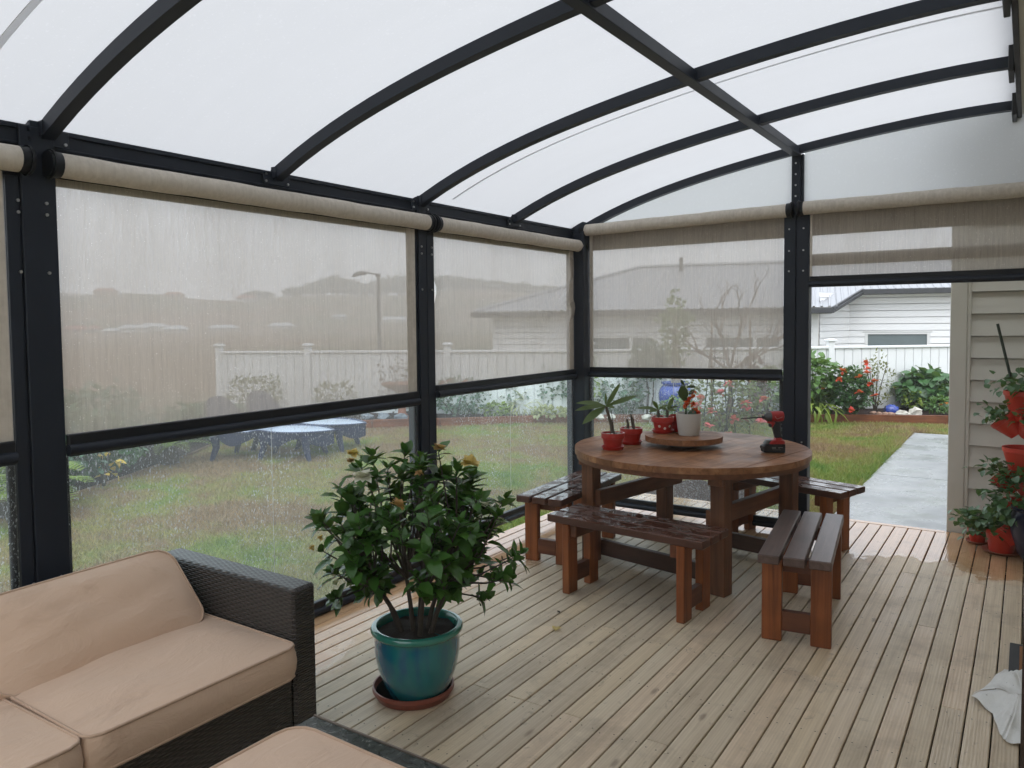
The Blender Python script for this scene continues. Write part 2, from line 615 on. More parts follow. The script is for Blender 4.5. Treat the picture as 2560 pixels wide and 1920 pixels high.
# ------------------------------------------------------------------ ground: terrain to the horizon, lawn, soil, path
def terrain_h(r, az):
    """az in degrees from +Y towards -X (positive left)"""
    h = -.55 - .5 * np.clip((r - 16) / 60, 0, 1)
    crest = 14.6 + 1.6 * np.sin(az * .21) + 1.1 * np.sin(az * .53 + 1.0) - 2.2 * np.clip((az - 58) / 6, 0, 1)
    s = np.clip((r - 215) / 170, 0, 1)
    s = s * s * (3 - 2 * s)
    h = h + s * (crest + 1.5) * np.clip((az + 10) / 25, .35, 1)
    s2 = np.clip((r - 430) / 250, 0, 1)
    h = h + np.clip((az - 56.5) / 4, 0, 1) * s2 * s2 * (15 + 4 * np.sin(az * .33 + 2) + 3 * np.sin(az * .9))
    return h
rr = np.concatenate([[0, 4, 8, 12, 16, 20, 26, 34, 45, 60, 80], np.arange(100, 460, 15), [480, 510, 540, 580, 620, 660, 700]])
aa = np.arange(0, 360, 2.0)
RR, AA = np.meshgrid(rr, aa, indexing='ij')
az = ((AA + 180) % 360) - 180
H = terrain_h(RR, az) + rng.normal(0, 1, RR.shape) * np.clip((RR - 120) / 3000, 0, .35)
PX, PY = -RR * np.sin(np.radians(AA)), RR * np.cos(np.radians(AA))
V = np.stack([PX, PY, H], -1).reshape(-1, 3)
na = len(aa)
I, J = np.meshgrid(np.arange(len(rr) - 1), np.arange(na), indexing='ij')
F = np.stack([I * na + J, I * na + (J + 1) % na, (I + 1) * na + (J + 1) % na, (I + 1) * na + J], -1).reshape(-1, 4)
tag(np_mesh('ground', V, F, M['terrain'], smooth=True), kind='structure')

SLEEP = [(-10.9, 8.0), (-9.07, 9.34), (-8.2, 10.06), (-6.74, 11.4), (-2.6, 13.8), (-1.07, 14.45), (.9, 15.2)]
FENCE = [(-12.65, 9.0), (-6.35, 11.95), (-1.1, 16.3), (1.2, 18.1)]
LEFTBED = [(-7.2, .4), (-7.75, 2.6), (-8.14, 3.97), (-8.62, 4.87), (-9.35, 6.17), (-10.1, 7.2)]
lawn_poly = [(-3.2, -5), (-7.2, -5)] + LEFTBED + SLEEP + [(1.0, 6.3), (-.4, 6.3), (-3.2, 6.3)]
def sub_poly(poly, z, skirt=0.5):
    n = len(poly)
    v = [(x, y, z) for x, y in poly] + [(x, y, z - skirt) for x, y in poly]
    return MB().add(v, [tuple(range(n))] + [(i, (i + 1) % n, n + (i + 1) % n, n + i) for i in range(n)])
def ccw(p):
    a = sum(p[i][0] * p[(i + 1) % len(p)][1] - p[(i + 1) % len(p)][0] * p[i][1] for i in range(len(p)))
    return p if a > 0 else p[::-1]
tag(sub_poly(ccw([(6, -8), (6, 15.0)] + SLEEP[::-1] + LEFTBED[::-1] + [(-7.0, -8)]), -.15).build('lawn', M['lawn']), kind='structure')
soil = sub_poly(ccw(SLEEP[::-1] + [(-13.3, 8.2), (-12.9, 9.2), (-6.45, 12.2), (-1.2, 16.5), (1.3, 18.4)]), -.03).build('garden_soil', M['mulch'])
tag(soil, kind='structure')
soil2 = sub_poly(ccw(LEFTBED + [(-11.6, 6.4), (-10.6, 3.6), (-9.9, -.2)]), -.10).build('garden_soil', M['mulch'])
tag(soil2, kind='structure')

# path with slabs
path = thing('path', None, None, (-.9, 9.5, -.15))
path['kind'] = 'structure'
ys = [6.63, 9.385, 11.69, 13.06]
for a, b in zip(ys[:-1], ys[1:]):
    MB().cbox(-1.415, .6, a + .007, b - .007, -.20, -.128, .006).build('path_slab', M['conc'], path, world=True)

# grass blades
def inside(poly, X, Y):
    r = np.zeros(len(X), bool)
    n = len(poly)
    for i in range(n):
        x0, y0 = poly[i]
        x1, y1 = poly[(i + 1) % n]
        c = ((y0 > Y) != (y1 > Y)) & (X < (x1 - x0) * (Y - y0) / (y1 - y0 + 1e-12) + x0)
        r ^= c
    return r
GP = [(6, -8), (6, 15.0)] + SLEEP[::-1] + LEFTBED[::-1] + [(-7.0, -8)]
NB = 420000
X = rng.uniform(-10.5, -.2, NB)
Y = rng.uniform(-.6, 14.8, NB)
az_ = np.degrees(np.arctan2(X, Y))
ok = inside(GP, X, Y) & ~((X > -3.36) & (Y < 6.64)) & ~((X > -1.43) & (Y > 6.6) & (Y < 13.08)) & (az_ > -72) & (az_ < 1)
X, Y = X[ok], Y[ok]
d = np.hypot(X, Y)
nb = len(X)
edge = np.exp(-np.abs(X + 1.43) * 6) * (Y > 6.6) * (Y < 13.2) + np.exp(-np.maximum(0, .35 - np.abs(X + 3.36)) * 0) * 0
patch = .5 + .5 * np.sin(X * 1.7 + np.sin(Y * 1.3) * 2) * np.sin(Y * 1.1 + X * .6)
hgt = rng.uniform(.020, .052, nb) * (.75 + .6 * patch) * (1 + 1.2 * edge)
ang = rng.uniform(0, 2 * PI, nb)
wd = .0035 + .00045 * d
lean = rng.normal(0, .55, (nb, 2)) * hgt[:, None]
V = np.zeros((nb, 3, 3))
V[:, 0] = np.stack([X - wd * np.cos(ang), Y - wd * np.sin(ang), np.full(nb, -.152)], 1)
V[:, 1] = np.stack([X + wd * np.cos(ang), Y + wd * np.sin(ang), np.full(nb, -.152)], 1)
V[:, 2] = np.stack([X + lean[:, 0], Y + lean[:, 1], -.15 + hgt], 1)
tag(np_mesh('grass', V.reshape(-1, 3), np.arange(nb * 3).reshape(-1, 3), M['blade']), 'short patchy lawn grass, green and straw coloured', None, None, 'stuff')

# ------------------------------------------------------------------ patio enclosure
enc = thing('patio_enclosure', 'charcoal metal patio frame with a curved translucent white roof over the deck', 'patio cover', (-3.25, 3.0, 0))
AX = np.array([-3.25, -3.192, -2.777, -2.372, -2.085, -1.807, -1.466, -1.082, -.715, -.376, -.089])
AZ = np.array([2.425, 2.454, 2.608, 2.721, 2.775, 2.826, 2.884, 2.932, 2.966, 2.984, 2.992])
AC = np.polyfit(AX, AZ, 4)
arc = lambda x: float(np.polyval(AC, x))
RAFT = [-1.80, -.70, .42, 1.56, 2.69, 3.83, 4.92, 5.93]
XS = np.linspace(-3.22, -.085, 25)
def band(y0, y1, dz0, dz1, xs=XS):
    m = MB()
    P = []
    for x in xs:
        s = (arc(x + .01) - arc(x - .01)) / .02
        nx, nz = -s / math.hypot(1, s), 1 / math.hypot(1, s)
        P.append((x, nx, nz, arc(x)))
    v, f = [], []
    for (x, nx, nz, z) in P:
        for (y, dz) in ((y0, dz0), (y1, dz0), (y1, dz1), (y0, dz1)):
            v.append((x + nx * dz, y, z + nz * dz))
    n = len(P)
    for i in range(n - 1):
        for k in range(4):
            a, b = i * 4 + k, i * 4 + (k + 1) % 4
            f.append((a, a + 4, b + 4, b))
    f += [(0, 1, 2, 3), tuple((n - 1) * 4 + k for k in (3, 2, 1, 0))]
    return m.add(v, f)
for y in RAFT:
    w = .027
    band(y - w, y + w, -.062, -.004, np.concatenate([[-3.275, -3.25], XS])).build('rafter', M['metal'], enc, world=True, smooth=True)
def roofmat(name, col, k):
    t = NT(name)
    w = t.coord((1, 1, 1), 'World')
    n = t.math('ADD', t.math('MULTIPLY', t.noise(t.coord((1.2, 9, 1), 'World'), 1.0, 4, .6), .6), t.math('MULTIPLY', t.noise(t.coord((.7, .8, 1), 'World'), 1.0, 3, .5), .7))
    d = t.ramp(t.noise(w, 75, 2, .5), [(.64, 0.0), (.70, 1.0)])
    c = t.mix(t.math('MULTIPLY', n, .45), col, tuple(x * .8 for x in col))
    c = t.mix(t.math('MULTIPLY', d, .25), c, tuple(min(1, x * 1.25) for x in col))
    tr = t.n("BsdfTranslucent", Color=c)
    df = t.bsdf((.72, .74, .76), .35, None, .4)
    return t.end(t.mixs(k, df, tr.outputs[0]))
M['roof'] = roofmat('opal_polycarbonate', (.432, .430, .432), .82)
for a, b in zip(RAFT[:-1], RAFT[1:]):
    m = MB()
    P = [[(x, y, arc(x) + .002 - .006 * math.sin(PI * (y - a) / (b - a)) * (1 - abs((x + 1.7) / 1.6) ** 2)) for y in np.linspace(a, b, 5)] for x in np.concatenate([[-3.345], XS])]
    m.grid(P)
    m.build('roof_panel', M['roof'], enc, world=True, smooth='all')
M['seam'] = roofmat('seam_overlap', (.80, .80, .80), .92)
for y in (1.245, 4.12):
    band(y - (.012 if y < 2 else .007), y + (.012 if y < 2 else .007), -.0035, .0005).build('seam_strip', M['seam'], enc, world=True)
# purlin under the rafters, wall beam on the left, posts
MB().cbox(-1.475, -1.412, -1.8, 5.95, arc(-1.44) - .072, arc(-1.44) - .012, .003).build('purlin', M['metal'], enc, world=True)
lb = MB().cbox(-3.335, -3.275, -1.9, 5.98, 2.19, 2.40, .004)
lb.cbox(-3.275, -3.262, -1.9, 5.98, 2.385, 2.405, .002)
lb.cbox(-3.275, -3.267, -1.9, 5.98, 2.325, 2.335, .002)
lb.build('wall_beam', M['metal'], enc, world=True)
def post(name, boxes, **kw):
    m = MB()
    for b in boxes: m.cbox(*b, .004)
    return m.build(name, M['metal'], enc, world=True, **kw)
post('post', [(-3.34, -3.265, 1.40, 1.585, -.02, 2.30), (-3.265, -3.252, 1.455, 1.585, -.02, 2.40), (-3.265, -3.256, 1.40, 1.447, -.02, 2.20), (-3.34, -3.255, 1.495, 1.575, 2.30, 2.425)])
post('post', [(-3.34, -3.265, 3.772, 3.955, -.02, 2.30), (-3.265, -3.252, 3.80, 3.875, -.02, 2.40), (-3.265, -3.256, 3.884, 3.955, -.02, 2.20), (-3.34, -3.255, 3.79, 3.87, 2.30, 2.42)])
post('post', [(-3.34, -3.165, 5.845, 6.02, -.02, 2.46), (-3.255, -3.165, 5.832, 5.845, .0, 2.36)])
post('post', [(-1.525, -1.345, 5.945, 6.03, -.02, 2.47), (-1.525, -1.44, 5.932, 5.945, 0, 2.40), (-1.432, -1.345, 5.932, 5.945, 0, 2.40)])
kp = MB().cbox(-1.475, -1.41, 5.938, 6.0, 2.40, arc(-1.44) - .06, .003)
kp.cbox(-1.41, -1.392, 5.95, 5.99, 2.40, arc(-1.40) - .066, .003)
kp.build('king_post', M['metal'], enc, world=True)
M['lining'] = flat('beige_double_cloth', (.42, .375, .315), .8)
def lining(*b):
    MB().cbox(*b, .003).build('valance', M['lining'], enc, world=True)
lining(-3.16, -1.53, 5.975, 5.985, 2.222, 2.42)
lining(-1.34, .5, 5.975, 5.985, 2.225, 2.44)
lining(-1.34, .5, 5.975, 5.985, 2.005, 2.09)
post('post', [(-3.34, -3.265, -1.0, -.82, -.02, 2.30)])
M['gable'] = roofmat('opal_gable_sheet', (.70, .71, .72), .9)
# gable sheets above the end wall
for xa, xb in ((-3.17, -1.48), (-1.39, .3)):
    m = MB()
    xs = np.linspace(xa, xb, 14)
    m.grid([[(x, 5.965, z) for x in xs] for z in ()] or [[(x, 5.965, 2.40) for x in xs], [(x, 5.965, max(2.41, arc(min(x, -.085)) - .045)) for x in xs]])
    m.build('gable_panel', M['gable'], enc, world=True)
# brackets at rafter feet and screws
sc = MB()
def screw(x, y, z, ax):
    d = {'x': (.006, 0, 0), 'y': (0, -.006, 0)}[ax]
    sc.tube([(x, y, z), (x + d[0], y + d[1], z)], .0065, 8)
for y in RAFT[2:7]:
    br = MB()
    br.cbox(-3.262, -3.225, y - .033, y - .028, 2.37, 2.425, .001)
    br.cbox(-3.266, -3.2575, y - .085, y + .085, 2.335, 2.40, .002)
    br.build('bracket', M['metal'], enc, world=True)
    for dy, dz in ((-.07, 2.385), (-.07, 2.35), (.07, 2.35)):
        screw(-3.258, y + dy, dz, 'x')
for y0 in (1.44, 1.545, 3.825, 3.925):
    for z in (2.06, 2.105, 1.83, .6):
        screw(-3.252, y0, z, 'x')
for x0 in (-1.487, -1.385):
    for z in (2.28, 2.12, 1.97, .7):
        screw(x0, 5.932, z, 'y')
for z in (2.52, 2.6, 2.68, 2.76):
    screw(-1.445, 5.938, z, 'y')
sc.build('screw_head', M['screw'], enc, world=True)['kind'] = 'stuff'

# ------------------------------------------------------------------ roller blinds
def clothmat(name, T, col, band=0.0):
    t = NT(name)
    o = t.coord((1, 1, 1), 'World')
    st = t.noise(t.coord((75, 75, 2.2), 'World'), 1.0, 4, .65, .5)
    st2 = t.noise(t.coord((240, 240, 14), 'World'), 1.0, 3, .6, .3)
    big = t.noise(t.coord((4, 4, 1.2), 'World'), 1.0, 3, .5)
    s = t.math('ADD', t.math('MULTIPLY', st, .6), t.math('MULTIPLY', st2, .4))
    c = t.ramp(s, [(.3, tuple(x * .84 for x in col)), (.5, col), (.7, tuple(min(1, x * 1.13) for x in col))])
    dr = t.ramp(t.noise(o, 150, 1, .5), [(.70, 0.0), (.76, 1.0)])
    c = t.mix(t.math('MULTIPLY', dr, .55), c, (.92, .92, .92))
    df = t.n("BsdfDiffuse", Color=t.mix(1.0, c, (1.75, 1.68, 1.56), 'MULTIPLY'))
    tl = t.n("BsdfTranslucent", Color=c)
    body = t.mixs(.55, df.outputs[0], tl.outputs[0])
    tp = t.n("BsdfTransparent")
    f = t.math('ADD', T, t.math('MULTIPLY', t.math('SUBTRACT', st2, .5), -.20))
    f = t.math('ADD', f, t.math('MULTIPLY', t.math('SUBTRACT', st, .5), -.13))
    f = t.math('SUBTRACT', f, t.math('MULTIPLY', t.ramp(big, [(.35, 0.0), (.75, 1.0)]), .05))
    f = t.math('MINIMUM', t.math('MAXIMUM', f, 0.0), 1.0)
    return t.end(t.mixs(f, body, tp.outputs[0]))
M['cloth'] = clothmat('wet_shade_mesh', .23, (.395, .368, .338))
def solidcloth():
    t = NT('beige_shade_roll')
    st = t.noise(t.coord((30, 30, 30), 'World'), 1.0, 4, .6, .4)
    s2 = t.noise(t.coord((70, 70, 5), 'World'), 1.0, 3, .6)
    c = t.ramp(t.math('ADD', t.math('MULTIPLY', st, .5), t.math('MULTIPLY', s2, .5)), [(.3, (.48, .435, .37)), (.7, (.66, .605, .53))])
    return t.end(t.bsdf(c, .8, t.bump(s2, .3, .003), .15))
M['roll'] = solidcloth()
def sheetmat():
    t = NT('rain_streaked_clear_pvc')
    o = t.coord((1, 1, 1), 'World')
    st = t.noise(t.coord((95, 95, 3.0), 'World'), 1.0, 4, .7, .6)
    sp = t.noise(t.coord((125, 125, 70), 'World'), 1.0, 2, .6)
    big = t.noise(t.coord((2.3, 2.3, .9), 'World'), 1.0, 3, .5)
    bigm = t.ramp(big, [(.40, .15), (.66, 1.0)])
    drops = t.ramp(sp, [(.575, 0.0), (.66, 1.0)])
    streak = t.ramp(st, [(.52, 0.0), (.74, 1.0)])
    f = t.math('ADD', .16, t.math('MULTIPLY', bigm, t.math('ADD', t.math('MULTIPLY', streak, .26), t.math('MULTIPLY', drops, .62))))
    tp = t.n("BsdfTransparent", Color=(.83, .925, .93))
    df = t.n("BsdfDiffuse", Color=(.66, .72, .74))
    tl = t.n("BsdfTranslucent", Color=(.66, .72, .74))
    body = t.mixs(.7, df.outputs[0], tl.outputs[0])
    gl = t.n("BsdfGlossy", Roughness=.12)
    s = t.mixs(f, tp.outputs[0], body)
    return t.end(t.mixs(.025, s, gl.outputs[0]))
M['clear'] = sheetmat()
M['seamw'] = flat('weld_seam', (.75, .78, .78), .4)

def blind(label, wall, a, b, z_roll, z_mid, z_mb, z_bot, wrinkle=0.0, hem=None, clear=True, grp='roller blinds around the deck', tilt=0.0, ra=None, rb=None):
    """wall 'L' runs along y at x=-3.25, 'B' along x at y=5.93; a..b is the span, z_* heights"""
    def P(s, d, z):      # s along wall, d inward
        return (-3.25 + d, s, z) if wall == 'L' else (s, 5.93 - d, z)
    loc = P((a + b) / 2, 0, 0)
    t = thing('roller_blind', label, 'blind', loc, 0, grp)
    ra = a if ra is None else ra
    rb = b if rb is None else rb
    tz = lambda s: tilt * (s - a) / (b - a)
    def bar(s0, s1, d0, d1, z0, z1, ch=.004, lv=1.0):
        m = MB()
        m.cbox(min(s0, s1), max(s0, s1), 0, d1 - d0, 0, z1 - z0, ch)
        v = []
        for (s, d, z) in m.v:
            v.append(P(s, d0 + d, z0 + z + tz(s) * lv))
        m.v = v
        if wall == 'L':
            m.f = [f[::-1] for f in m.f]
        return m
    rr_ = .049
    n = 20
    pts = [P(s, .035, z_roll + tz(s) + .0012 * math.sin(s * 9)) for s in np.linspace(ra + .045, rb - .045, n)]
    MB().tube(pts, [rr_ + .0012 * math.sin(i * 2.1) for i in range(n)], 22).build('roller', M['roll'], t, True, world=True)
    for s0, s1 in ((ra, ra + .045), (rb - .045, rb)):
        m = MB()
        m.tube([P(s0, .035, z_roll + tz(s0)), P(s1, .035, z_roll + tz(s1))], rr_ + .003, 20)
        mid = s0 + .012 if s0 == ra else s1 - .012
        m.tube([P(mid - .004, .035, z_roll + tz(s0)), P(mid + .004, .035, z_roll + tz(s0))], rr_ + .010, 20)
        m.build('end_cap', M['metal2'], t, True, world=True)
    # mesh cloth
    nu, nv = 46, 26
    G = []
    for i in range(nu):
        u = i / (nu - 1)
        s = a + (b - a) * u
        row = []
        for j in range(nv):
            v = j / (nv - 1)
            zt, zb = z_roll - .045 + tz(s), z_mid + tz(s)
            z = zt + (zb - zt) * v
            d = -.012 + .004 * math.sin(u * 7 + v * 3) * math.sin(PI * v) * math.sin(PI * u)
            if wrinkle:
                q = math.exp(-((u - .93) / .10) ** 2 - ((v - .42) / .2) ** 2)
                q2 = math.exp(-((u - .8 + .35 * (v - .5)) / .07) ** 2) * math.sin(PI * v)
                q3 = math.exp(-(u / .06) ** 2 - ((v - .35) / .12) ** 2)
                d += wrinkle * (.5 * q * math.sin(18 * (u + v)) + .6 * q2 + .35 * q3 * math.sin(60 * u + 20 * v))
            row.append(P(s, d, z))
        G.append(row)
    MB().grid(G).build('mesh_screen', M['cloth'], t, 'all', world=True)
    if hem:
        for (h0, h1) in hem:
            bar(h0, h1, -.010, -.006, z_mid + .001, z_roll - .045, .0005).build('side_hem', M['roll'], t, world=True)
    # mid rail: flat upper face, round tube below
    m = bar(a + .003, b - .003, -.018, .012, (z_mid + z_mb) / 2, z_mid)
    m.build('rail_cover', M['metal2'], t, world=True)
    zc = (z_mid + z_mb) / 2
    pts = [P(s, .004, zc - .018 + tz(s)) for s in (a + .001, b - .001)]
    m = MB().tube(pts, .024, 12)
    m.build('rail_tube', M['metal'], t, True, world=True)
    bar(a + .003, b - .003, -.014, .012, z_mb, zc - .03).build('rail_foot', M['metal'], t, world=True)
    if clear:
        m = MB()
        m.grid([[P(s, -.012, z) for s in np.linspace(a, b, 8)] for z in np.linspace(z_bot + .07, z_mb + .004, 6)])
        m.build('clear_sheet', M['clear'], t, 'all', world=True)
        sm = a + (b - a) * .47
        bar(sm - .0012, sm + .0012, -.010, -.008, z_bot + .08, z_mb, .0003).build('weld_seam', M['seamw'], t, world=True)
        bar(a + .002, b - .002, -.018, .014, z_bot + .044, z_bot + .08, lv=0).build('bottom_cover', M['metal2'], t, world=True)
        pts = [P(s, .004, z_bot + .022) for s in (a + .001, b - .001)]
        MB().tube(pts, .024, 12).build('bottom_tube', M['metal'], t, True, world=True)
    # dark edge guides
    g = .045
    for s0, s1 in ((a, a + .012), (b - g * .6, b)):
        bar(s0, s1, -.03, -.016, z_bot if clear else z_mb, z_mb).build('guide', M['metal2'], t, world=True)
    return t
blind('roller blind beyond the wide near post, cut off by the left edge of the photo', 'L', -.80, 1.395, 2.256, 1.176, 1.085, .0, hem=[(1.32, 1.39)], ra=-.79, rb=1.475)
blind('widest roller blind, its see-through mesh showing the street lamp and two lounger backs', 'L', 1.588, 3.770, 2.256, 1.176, 1.085, .0, hem=[(3.685, 3.766)], ra=1.535, rb=3.875)
blind('roller blind with a creased mesh, next to the corner post on the lawn side', 'L', 3.958, 5.83, 2.257, 1.201, 1.117, .103, wrinkle=.07, hem=[(5.755, 5.826)], ra=3.90, rb=5.93)
blind('roller blind behind the round table in front of the neighbouring roof', 'B', -3.16, -1.528, 2.392, 1.217, 1.13, .027, hem=[(-3.157, -3.13)], tilt=.022, ra=-3.215, rb=-1.45)
blind('half raised roller blind above the open doorway to the path', 'B', -1.342, .45, 2.42, 1.925, 1.85, 0, hem=[(-1.339, -1.325)], clear=False, ra=-1.42, rb=.48)

# ------------------------------------------------------------------ own house (return wall, eave)
M['board'] = flat('taupe_weatherboard_paint', (.60, .59, .525), .55, .06, 3, bump=.05)
M['fascia'] = flat('fascia_black', (.012, .013, .015), .5)
hs_ = thing('house', 'taupe weatherboard house wall with a corner board at the end of the deck', 'house', (.0, 6.65, 0))
MB().cbox(-.487, -.378, 6.628, 6.70, -.13, 3.55, .004).build('corner_board', M['board'], hs_, world=True)
MB().cbox(-.378, -.352, 6.634, 6.70, -.13, 3.55, .004).build('scriber', M['board'], hs_, world=True)
zt = [-.13, .008] + [.3303 + .1631 * i for i in range(-1, 18)]
zt = sorted(set([round(z, 4) for z in [-.12, .004, .167] + [.3303 + .1631 * i for i in range(0, 21)]]))
for z0, z1 in zip(zt[:-1], zt[1:]):
    # bevel-back weatherboard: bottom edge proud of the top edge
    zg = z0 + .007
    m = MB().add([(-.352, 6.640, zg), (1.4, 6.640, zg), (1.4, 6.668, z1), (-.352, 6.668, z1), (-.352, 6.69, zg), (1.4, 6.69, zg), (1.4, 6.69, z1), (-.352, 6.69, z1)],
                 [(0, 1, 2, 3), (0, 4, 5, 1), (3, 2, 6, 7), (0, 3, 7, 4), (1, 5, 6, 2)])
    m.build('weatherboard', M['board'], hs_, world=True)
MB().box(-.48, 1.5, 6.70, 11.5, -.6, 3.55).build('wall', M['board'], hs_, world=True)
MB().box(.62, .75, -4, 6.64, -.15, 2.95).build('wall', M['board'], hs_, world=True)
MB().cbox(-.085, -.06, -2.2, 6.62, 2.885, 3.10, .003).build('fascia', M['fascia'], hs_, world=True)
for y in RAFT[2:]:
    MB().cbox(-.112, -.087, y - .20, y + .05, 2.862, 3.06, .003).build('bracket', M['fascia'], hs_, world=True)
MB().cbox(-.62, 1.5, 6.30, 6.627, 2.86, 2.99, .006).build('eave', M['fascia'], hs_, world=True)
MB().box(-.06, .62, -2.2, 5.95, 2.90, 2.93).build('soffit', M['board'], hs_, world=True)
# ------------------------------------------------------------------ picnic benches and round table
M['bench_top'] = wood('wet_stained_timber_top', (.060, .026, .018), (.115, .048, .032), (.17, .075, .048), 'x', .42, .50)
M['bench_dry'] = wood('dark_stained_timber_top', (.075, .046, .038), (.125, .080, .066), (.18, .12, .10), 'x', .40, 0)
M['bench_leg'] = wood('stained_timber_leg', (.12, .034, .010), (.31, .090, .024), (.44, .145, .040), 'z', .45)
M['bench_rung'] = wood('stained_timber_rung', (.085, .028, .014), (.17, .056, .024), (.24, .085, .035), 'y', .48)
def bench(label, x, y, rz, dry=False):
    t = thing('bench', label, 'bench', (x, y, 0), R(rz), 'slatted benches round the table')
    top = M['bench_dry'] if dry else M['bench_top']
    L, H_, th = .50, .462, .044
    for yc in (-.119, 0, .119):
        MB().cbox(-L, L, yc - .0505, yc + .0505, H_ - th, H_, .005).build('slat', top, t)
    for sx in (-1, 1):
        for sy in (-1, 1):
            MB().cbox(sx * .371 - .024, sx * .371 + .024, sy * .116 - .048, sy * .116 + .048, 0, H_ - th, .004).build('leg', M['bench_leg'], t)
        MB().cbox(sx * .371 - .020, sx * .371 + .020, -.068, .068, .055, .155, .003).build('rung', M['bench_rung'], t)
        xi = sx * .371 - sx * .047
        MB().cbox(xi - .022, xi + .022, -.150, .150, H_ - th - .075, H_ - th - .001, .004).build('cleat', M['bench_rung'], t)
    return t
bench('bench in front of the round table, its near edge lit orange, beside the gardenia pot', -1.87, 4.045, -5)
bench('bench standing end on to the photographer, with the driest greyest slats', -.985, 4.30, 97.5, True)
bench('rain soaked bench beside the lawn side screen, left of the table', -2.675, 4.75, 93)
bench('bench between the table and the doorway to the concrete path', -1.438, 5.70, -16.6)

M['table_top'] = wood('oiled_table_boards', (.18, .072, .030), (.39, .175, .075), (.54, .29, .14), 'y', .47, blot=.75)
M['table_leg'] = wood('oiled_table_leg', (.085, .034, .018), (.20, .080, .036), (.33, .15, .07), 'z', .48)
M['table_rail'] = wood('oiled_table_rail', (.12, .046, .023), (.20, .08, .038), (.28, .12, .06), 'y', .5)
tb = thing('round_table', 'large round wooden table carrying the pot plants and the drill', 'table', (-1.87, 4.92, 0), R(-11))
Rt = .765
def circ_strip(xa, xb, r, n=14):
    xa, xb = max(xa, -r + .001), min(xb, r - .001)
    xs = [xa + (xb - xa) * i / n for i in range(n + 1)]
    return [(x, -math.sqrt(max(0, r * r - x * x))) for x in xs] + [(x, math.sqrt(max(0, r * r - x * x))) for x in xs[::-1]]
xb_ = np.linspace(-Rt, Rt, 12)
for a, b in zip(xb_[:-1], xb_[1:]):
    MB().prism(circ_strip(a + .0012, b - .0012, Rt), .732 + random.uniform(-.0006, .0006), .770 + random.uniform(-.0008, .0008)).build('tabletop_board', M['table_top'], tb)
m = MB()
m.lathe([(.60, .70), (Rt - .012, .70), (Rt - .010, .7315), (.60, .7315), (.60, .70)], 64)
m.build('rim_ring', M['table_rail'], tb, True)
LX, LY = .487, .44
for sx, sy in ((1, -1), (-1, -1), (-1, 1), (1, 1)):
    MB().cbox(sx * LX - .047, sx * LX + .047, sy * LY - .047, sy * LY + .047, 0, .70, .004).build('leg', M['table_leg'], tb)
for sx in (-1, 1):
    MB().cbox(sx * (LX - .07) - .022, sx * (LX - .07) + .022, -LY - .02, LY + .10, .385, .490, .004).build('side_rail', M['table_rail'], tb)
    MB().cbox(sx * LX - .045, sx * LX + .045, -.52, .52, .655, .70, .004).build('bearer', M['table_rail'], tb)
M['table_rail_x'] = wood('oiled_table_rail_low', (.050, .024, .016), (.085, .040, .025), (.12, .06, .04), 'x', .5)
for sy in (-1, 1):
    MB().cbox(-LX - .10, LX + .02, sy * (LY - .07) - .022, sy * (LY - .07) + .022, .03, .135, .006).build('low_rail', M['table_rail_x'], tb)

# lazy susan
ls = thing('lazy_susan', 'round wooden turntable raised on a small dark base on the table', 'turntable', (-1.915, 4.93, .771))
MB().lathe([(0, 0), (.105, 0), (.105, .036), (0, .036)], 40).build('base', flat('turntable_base', (.03, .022, .018), .5), ls, True)
xs_ = np.linspace(-.256, .256, 4)
lt = thing
for a, b in zip(xs_[:-1], xs_[1:]):
    MB().prism(circ_strip(a + .0006, b - .0006, .256), .037, .074).build('top_board', M['table_top'], ls)

# ------------------------------------------------------------------ small pots on the table
M['redpot'] = flat('red_glazed_pot', (.42, .022, .016), .38, .10, 10, coat=.3)
M['redtower'] = flat('orange_red_plastic', (.50, .042, .022), .42, .08, 8)
M['whitepot'] = flat('white_ceramic', (.58, .575, .545), .32, .04, 6, coat=.3)
M['soil'] = flat('potting_soil', (.025, .017, .012), .9, .5, 60, bump=.8)
M['pebble'] = flat('pale_pebbles', (.42, .38, .33), .7, .3, 30)
M['plum_leaf'] = leafmat('plumeria_leaf', (.045, .085, .022), (.095, .145, .030), .38, .22)
M['plum_stem'] = flat('plumeria_stem', (.10, .085, .065), .75, .35, 40, bump=.4)
def potmesh(m, r_top, r_bot, h, rim, lip=.004, z0=0.0):
    p = [(0, z0), (r_bot, z0)]
    if rim:
        p += [(r_bot + (r_top - lip * 2 - r_bot) * .95, z0 + h - rim), (r_top, z0 + h - rim + .002), (r_top, z0 + h)]
    else:
        p += [(r_top, z0 + h)]
    p += [(r_top - .008, z0 + h), (r_top - .010, z0 + h - .022), (0, z0 + h - .022)]
    return m.lathe(p, 36)
def leafobj(parent, base, d, up, L, W, mat, curl=.25, fold=.3, name='leaf', n=6):
    """a single broad blade with midrib fold, several segments long"""
    d = Vector(d).normalized()
    s = d.cross(Vector(up)).normalized()
    nn = s.cross(d)
    prof = [(.0, .06), (.12, .35), (.3, .8), (.5, 1.0), (.7, .88), (.87, .5), (1.0, .02)]
    G = []
    for t, w in prof:
        c = Vector(base) + d * (L * t) - nn * (curl * L * t * t)
        e = nn * (fold * W * w)
        G.append([tuple(c - s * W * w + e), tuple(c), tuple(c + s * W * w + e)])
    m = MB().grid(G)
    return m.build(name, mat, parent, 'all')

